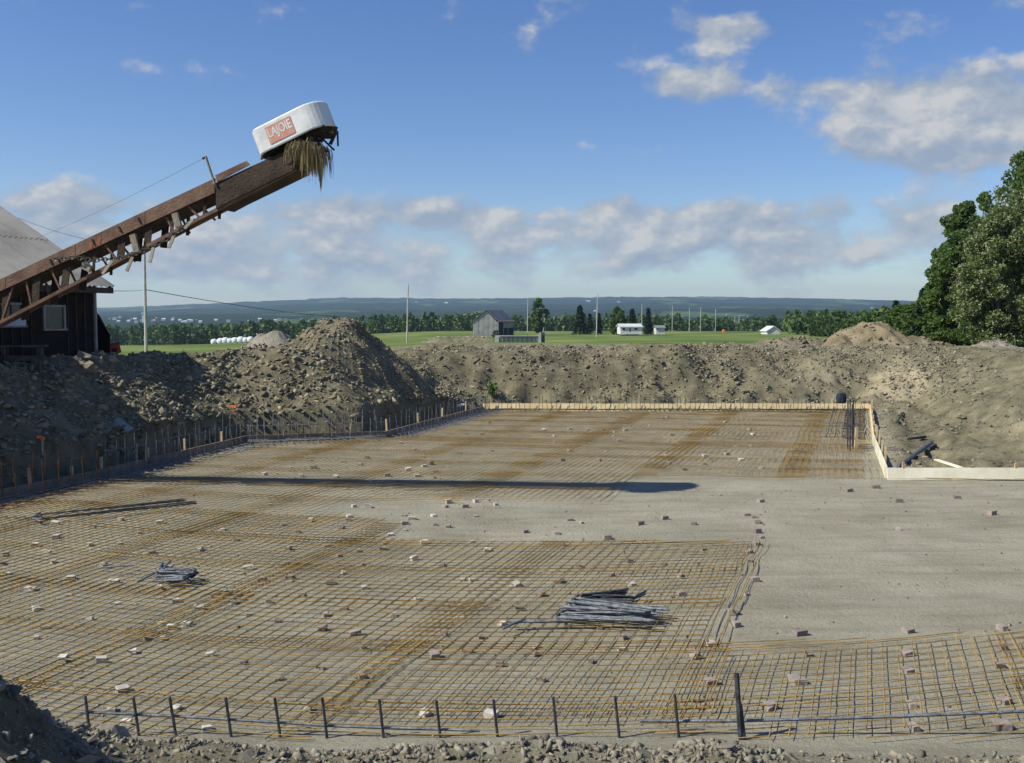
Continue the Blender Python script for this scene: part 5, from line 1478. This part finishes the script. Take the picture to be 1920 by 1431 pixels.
def far_barn():
    d = 230; w1 = M('silvered_planks', (.28, .275, .255), (.46, .45, .42), .6, .9, .3, 6, c3=(.38, .37, .345)); rf = M('dull_tin_roof', (.13, .135, .145), (.20, .205, .215), .3, .6, .1, 3); rs = M('rusty_tin_roof', (.16, .11, .08), (.24, .17, .12), .4, .8, .1, 3)
    dk = M('opening_shade', (.02, .02, .02), (.04, .035, .03), 1, .9)
    x0, x1 = X_at(887, d), X_at(941, d); zb = Z_at(629, d) - .5; ze = Z_at(602, d); zr = Z_at(583, d)
    root = empty('grey_barn', Vector(((x0 + x1) / 2, d, zb)), 'weathered grey plank barn with open dark side in the meadow', 'barn')
    cx = X_at(912, d); g = [Vector((x0, d, zb)), Vector((x1 - .9, d, zb)), Vector((x1 - .9, d, ze - .2)), Vector((cx, d, zr)), Vector((x0, d, ze))]
    vec = Vector((3.6, 9.5, 0))
    MB().extrude(g, vec).build('wall', dk, root)  # solid body, near-black colour stands in for shade in the open side
    n = 15
    for k in range(n):
        xa = x0 + (x1 - .9 - x0) * k / n; xb = x0 + (x1 - .9 - x0) * (k + 1) / n - .03; xm = (xa + xb) / 2
        zt = ze + (zr - ze) * (xm - x0) / (cx - x0) if xm < cx else zr + (ze - .2 - zr) * (xm - cx) / (x1 - .9 - cx)
        MB().extrude([Vector((xa, d - .02, zb)), Vector((xb, d - .02, zb)), Vector((xb, d - .02, zt - .05)), Vector((xa, d - .02, zt - .05))], Vector((0, -.05 - .02 * (k % 3), 0))).build('plank', w1, root)
    MB().extrude([Vector((cx, d - .3, zr + .08)), Vector((x1 - .6, d - .3, ze - .3)), Vector((x1 - .6, d - .3, ze - .18)), Vector((cx, d - .3, zr + .2))], vec * 1.03).build('roof', rf, root)
    MB().extrude([Vector((x0 - .4, d - .3, ze - .15)), Vector((cx, d - .3, zr + .08)), Vector((cx, d - .3, zr + .2)), Vector((x0 - .4, d - .3, ze - .03))], vec * 1.03).build('roof', rf, root)
    MB().extrude([Vector((x1 - 2.2, d - .35, ze + .72)), Vector((x1 - .5, d - .35, ze - .16)), Vector((x1 - .5, d - .35, ze - .12)), Vector((x1 - 2.2, d - .35, ze + .76))], vec * 1.04).build('rusty_roof_edge', rs, root)
    e0 = Vector((x1 - .88, d, zb))
    for k in (0, .33, .62, 1.0):
        p = e0 + vec * k + Vector((.02, 0, 0)); MB().beam(p, p + Vector((0, 0, ze - zb - .3)), .2, .2).build('post', w1, root)
    MB().extrude([e0 + vec * .36 + Vector((.05, 0, 2.2)), e0 + vec * .98 + Vector((.05, 0, 2.2)), e0 + vec * .98 + Vector((.05, 0, ze - zb - .2)), e0 + vec * .36 + Vector((.05, 0, ze - zb - .2))], Vector((.05, 0, 0))).build('side_boards', w1, root)


far_barn()


def wall_and_bank():
    d = 108; cm = M('pale_concrete_wall', (.40, .40, .37), (.52, .52, .48), .7, .9, .2, 8); dm = M('dark_concrete', (.06, .065, .06), (.10, .11, .10), .8, .9)  # darker concrete tone for ribs, rail and end post
    x0, x1 = X_at(928, d), X_at(1014, d); zt = Z_at(629, d); g = fieldz(x0, d) - .5
    root = empty('retaining_wall', Vector((x0, d, g)), 'ribbed pale concrete wall with dark end post beyond the far bank', 'wall')
    MB().box(((x0 + x1) / 2, d, (g + zt) / 2), (x1 - x0, .2, zt - g)).build('slab', cm, root)
    for k in range(9):
        x = X_at(936 + 8.6 * k, d); MB().box((x, d - .17, (g + zt) / 2 - .1), (.1, .14, zt - g - .2)).build('rib', dm, root)
    MB().box(((x0 + x1) / 2 + .2, d - .18, zt - .14), ((x1 - x0) * .86, .16, .1)).build('rail', dm, root)
    MB().box((X_at(1018, d), d - .1, (g + Z_at(623, d)) / 2), (.42, .5, Z_at(623, d) - g)).build('end_post', dm, root)
    MB().box((X_at(1012, d), d - .2, (g + Z_at(625, d)) / 2), (.3, .5, Z_at(625, d) - g)).build('end_block', cm, root)
    d = 125; a, b = X_at(792, d), X_at(926, d); n = 24
    q = MB(); g = fieldz(a, d)
    for k in range(n + 1):
        t = k / n; x = a + (b - a) * t; h = (Z_at(633, d) - g) * min(1, 4 * t + .1) * (1 + .08 * math.sin(k * 2.1)); gg = fieldz(x, d) - .2
        q.v += [(x, d - 1.2, gg), (x, d - .3, gg + h + .2), (x, d + .5, gg + h + .2), (x, d + 1.5, gg)]
    for k in range(n):
        for j in range(3): q.f.append((k * 4 + j, k * 4 + j + 4, k * 4 + j + 5, k * 4 + j + 1))
    root = empty('earth_bank', Vector((a, d, g)), 'low earth bank topped with pale stones before the grey barn', 'bank')
    q.build('soil', brown_soil, root, smooth=True)
    for k in range(46):
        t = (k + random.random()) / 46; x = a + (b - a) * t; h = (Z_at(633, d) - g) * min(1, 4 * t + .1)
        V, Fc = ROCKS[k % 14]; c = Vector((x, d - .1 + random.uniform(-.2, .2), fieldz(x, d) + h + .08)); s = random.uniform(.3, .5)
        MB().add([c + Vector(v) * s for v in V], [tuple(f) for f in Fc]).build('pale_stone', MAT['white_brick'], root)


wall_and_bank()
white_wall = M('white_house_wall', (.52, .52, .50), (.64, .64, .62), .4, .8)
grey_roof = M('grey_shingle_roof', (.14, .15, .17), (.22, .23, .25), .5, .8); pale_roof = M('pale_metal_roof', (.50, .52, .55), (.62, .64, .66), .4, .5)
dkw = M('dark_window', (.02, .025, .03), (.04, .045, .05), 1, .2)
WIN = [(.1, .22, .35, .75, dkw, 'window'), (.42, .48, .0, .75, dkw, 'door'), (.65, .8, .35, .75, dkw, 'window')]
gable_house('white_house', 'long low white house under the dark spruces', 1163, 1203, 622, 613, 609, 225, 7, white_wall, pale_roof, windows=WIN, group='far white houses')
gable_house('white_shed', 'small white shed right of the lone spruce', 1230, 1246, 622, 615, 612, 230, 4, white_wall, grey_roof, 'shed', windows=WIN[:1])
gable_house('farmhouse', 'white farmhouse with pale gable roof beyond the rubble row', 1503, 1524, 624, 615, 607, 260, 7, white_wall, pale_roof, windows=WIN, gable_front=True)
gable_house('white_shed', 'small white shed right of the white farmhouse', 1527, 1536, 624, 619, 617, 255, 4, white_wall, pale_roof, 'shed')
gable_house('grey_shed', 'grey roofed shed left of the white farmhouse', 1438, 1462, 626, 621, 613, 240, 6, white_wall, pale_roof, 'shed', gable_front=True)
c = Vector((X_at(1357, 290), 290, 0)); zz = fieldz(c.x, 290)
o = MB().extrude([Vector((c.x - .3, 290, zz)), Vector((c.x + .3, 290, zz)), Vector((c.x + .35, 290, zz + .6)), Vector((c.x, 290, zz + .9)), Vector((c.x - .35, 290, zz + .6))], Vector((0, 1, 0))).build('orange_marker', M('orange_paint', (.75, .22, .03)), loc=Vector((c.x, 290, zz))); tag(o, 'tiny orange marker among the far poles', 'marker')


def bales():
    plastic = M('white_bale_wrap', (.72, .73, .72), (.84, .85, .84), .8, .35)
    for k, px in enumerate([402, 414, 423, 432, 441, 452, 461, 470]):
        d = 182; x = X_at(px, d); g = fieldz(x, d) + .02 * k; q = MB(); n = 12; top = Z_at(642, d)
        r = .56 + .05 * (k % 3); 
        for y, s in ((-.62, .0), (-.6, .82), (-.45, 1.0), (.45, 1.0), (.6, .82), (.62, .0)):
            q.v += [(x + r * s * math.cos(2 * math.pi * j / n), d + y, g + r + r * s * math.sin(2 * math.pi * j / n)) for j in range(n)]
        q.f = [(i * n + j, i * n + (j + 1) % n, (i + 1) * n + (j + 1) % n, (i + 1) * n + j) for i in range(5) for j in range(n)]
        o = q.build('wrapped_bale', plastic, loc=Vector((x, d, g)), smooth=True); tag(o, f'white wrapped hay bale at the wood edge, {lb[k]} from the tall pale pole', 'bale', 'row of white bales')


bales()


def town():
    r = random.Random(21); pal = [white_wall, M('dusty_white_wall', (.5, .5, .48)), M('cream_wall', (.6, .55, .45)), M('grey_wall', (.4, .42, .44))]
    spots = [(r.gauss(255, 40), r.uniform(597, 606)) for _ in range(12)] + [(r.gauss(355, 14), r.uniform(600, 606)) for _ in range(7)] + [(r.gauss(515, 28), r.uniform(598, 606)) for _ in range(11)] + [(r.uniform(195, 620), r.uniform(598, 606)) for _ in range(14)]
    spots += [(835, 569), (838, 570), (781, 568), (1100, 566), (1104, 567), (870, 593), (1160, 568), (1115, 585), (1634, 578), (1010, 598), (952, 600)]
    az = lambda px: math.atan((px - CX) / F)
    rs_ = np.geomspace(700, 4600, 400)
    for k, (px, py) in enumerate(spots):
        a = az(px); zs = hillz(rs_, np.full_like(rs_, a)); yy = rs_ * math.cos(a); pys = HZ - (zs - H) / yy * F
        hit = np.where(pys <= py)[0]; i = hit[0] if len(hit) else 250
        rad = rs_[i]; d = rad * math.cos(a); s = max(3.0, rad * .0021) * r.uniform(.6, 1.7)
        x = X_at(px, d); z = float(zs[i]); w = s; h = s * .42
        c = Vector((x, d, z - 1)); lab = 'tiny pale building of the distant town below the hills' if k < 44 else 'tiny white farm building among the far hills'
        root = empty('distant_building', c, lab, 'building', 'distant town' if k < 44 else 'farms on the hills')
        q = MB().extrude([c + Vector((-w / 2, 0, 0)), c + Vector((w / 2, 0, 0)), c + Vector((w / 2, 0, h + 1)), c + Vector((-w / 2, 0, h + 1))], Vector((0, w * .7, 0))); q.build('wall', r.choice(pal), root)
        c2 = c + Vector((0, 0, h + 1.01)); MB().extrude([c2 + Vector((-w * .55, -.3, 0)), c2 + Vector((-w * .55, w * .35, h * .6)), c2 + Vector((-w * .55, w * .73, 0))], Vector((w * 1.1, 0, 0))).build('roof', r.choice([grey_roof, pale_roof]), root)
    d = 1450; c = Vector((X_at(272, d), d, -8)); o = MB().box(c + Vector((0, 0, 8)), (5, 5, 16)).box(c + Vector((0, 0, 17)), (6.5, 6.5, 2)).build('grain_tower', white_wall, loc=c); tag(o, 'pale tower rising above the distant town', 'tower')


town()

# ------------------------------------------------------------------ small things on the left bank
def bits():
    orange = M('orange_tape', (.9, .18, .02), (.95, .26, .04), 6, .6)
    for px, py, lab in ((79, 837, 'orange tape on a stake in the shaded rubble'), (438, 775, 'orange tape on a stake at the sunlit rubble foot')):
        p = BP(px, py); root = empty('marker_stake', p - Vector((0, 0, .1)), lab, 'stake')
        MB().beam(p - Vector((0, 0, .25)), p + Vector((.01, 0, .12)), .035, .03).build('peg', MAT['stake'], root)
        q = MB(); a = p + Vector((0, -.03, .13))
        q.extrude([a + Vector((-.09, 0, -.02)), a + Vector((.07, -.01, -.045)), a + Vector((.08, -.01, .0)), a + Vector((-.02, 0, .045)), a + Vector((-.09, 0, .03))], Vector((0, .012, 0))); q.build('tape', orange, root)
    p = BP(233, 805); o = MB().beam(p + Vector((-.22, .1, .16)), p + Vector((.18, -.1, -.06)), .16, .02, Vector((.2, -.5, .8))).build('scrap_board', M('grey_scrap', (.22, .23, .22), (.32, .33, .32), 4, .8), loc=p); tag(o, 'grey scrap board sticking out of the shaded rubble', 'board')
    p = BP(428, 780); o = MB().beam(p + Vector((-.6, .1, .02)), p + Vector((.1, .25, .12)), .08, .03).build('scrap_board', MAT['stake'], loc=p); tag(o, 'thin wooden lath beside the orange tape', 'board')
    p = BP(923, 745); r = np.random.default_rng(5); n = 90; P = np.array(p)[None] + np.stack([r.normal(0, .10, n), r.normal(0, .1, n), np.abs(r.normal(.2, .15, n))], 1)
    root = empty('weed_plant', p, 'lone green weed growing at the foot of the far bank', 'plant'); V, Q = quads_from(P, .1 + .06 * r.random(n), r); mesh_np('leaves', V, Q, LEAF['light'], root)
    MB().tube([p - Vector((0, 0, .1)), p + Vector((.02, 0, .3))], .012, 5).build('stem', bark, root)
    p = BP(860, 762); o = MB().add([p + Vector(v) * .45 for v in ROCKS[4][0]], [tuple(f) for f in ROCKS[4][1]]).build('plastic_scrap', M('pale_blue_plastic', (.5, .56, .6), (.65, .7, .74), 5, .5), loc=p); tag(o, 'crumpled pale plastic lying at the corner of the far bank', 'plastic')
    # lumps of shale at the barn foot
    for k, (px, py, s) in enumerate([(158, 672, .62), (150, 684, .5), (178, 678, .55), (210, 680, .42), (135, 690, .4), (165, 695, .45)]):
        p = BP(px, py); o = bpy.data.objects.new('boulder', rock_mesh(k * 2 % 14, 'shale')); C.objects.link(o); o.location = p; o.scale = (s * 1.2,) * 3; o.rotation_euler = (random.uniform(-.4, .4), random.uniform(-.4, .4), random.random() * 6)
        o.scale = (s, s, s * 1.6); tag(o, 'tan boulder on the bank crest at the foot of the barn', 'boulder', 'boulders at the barn foot')


bits()
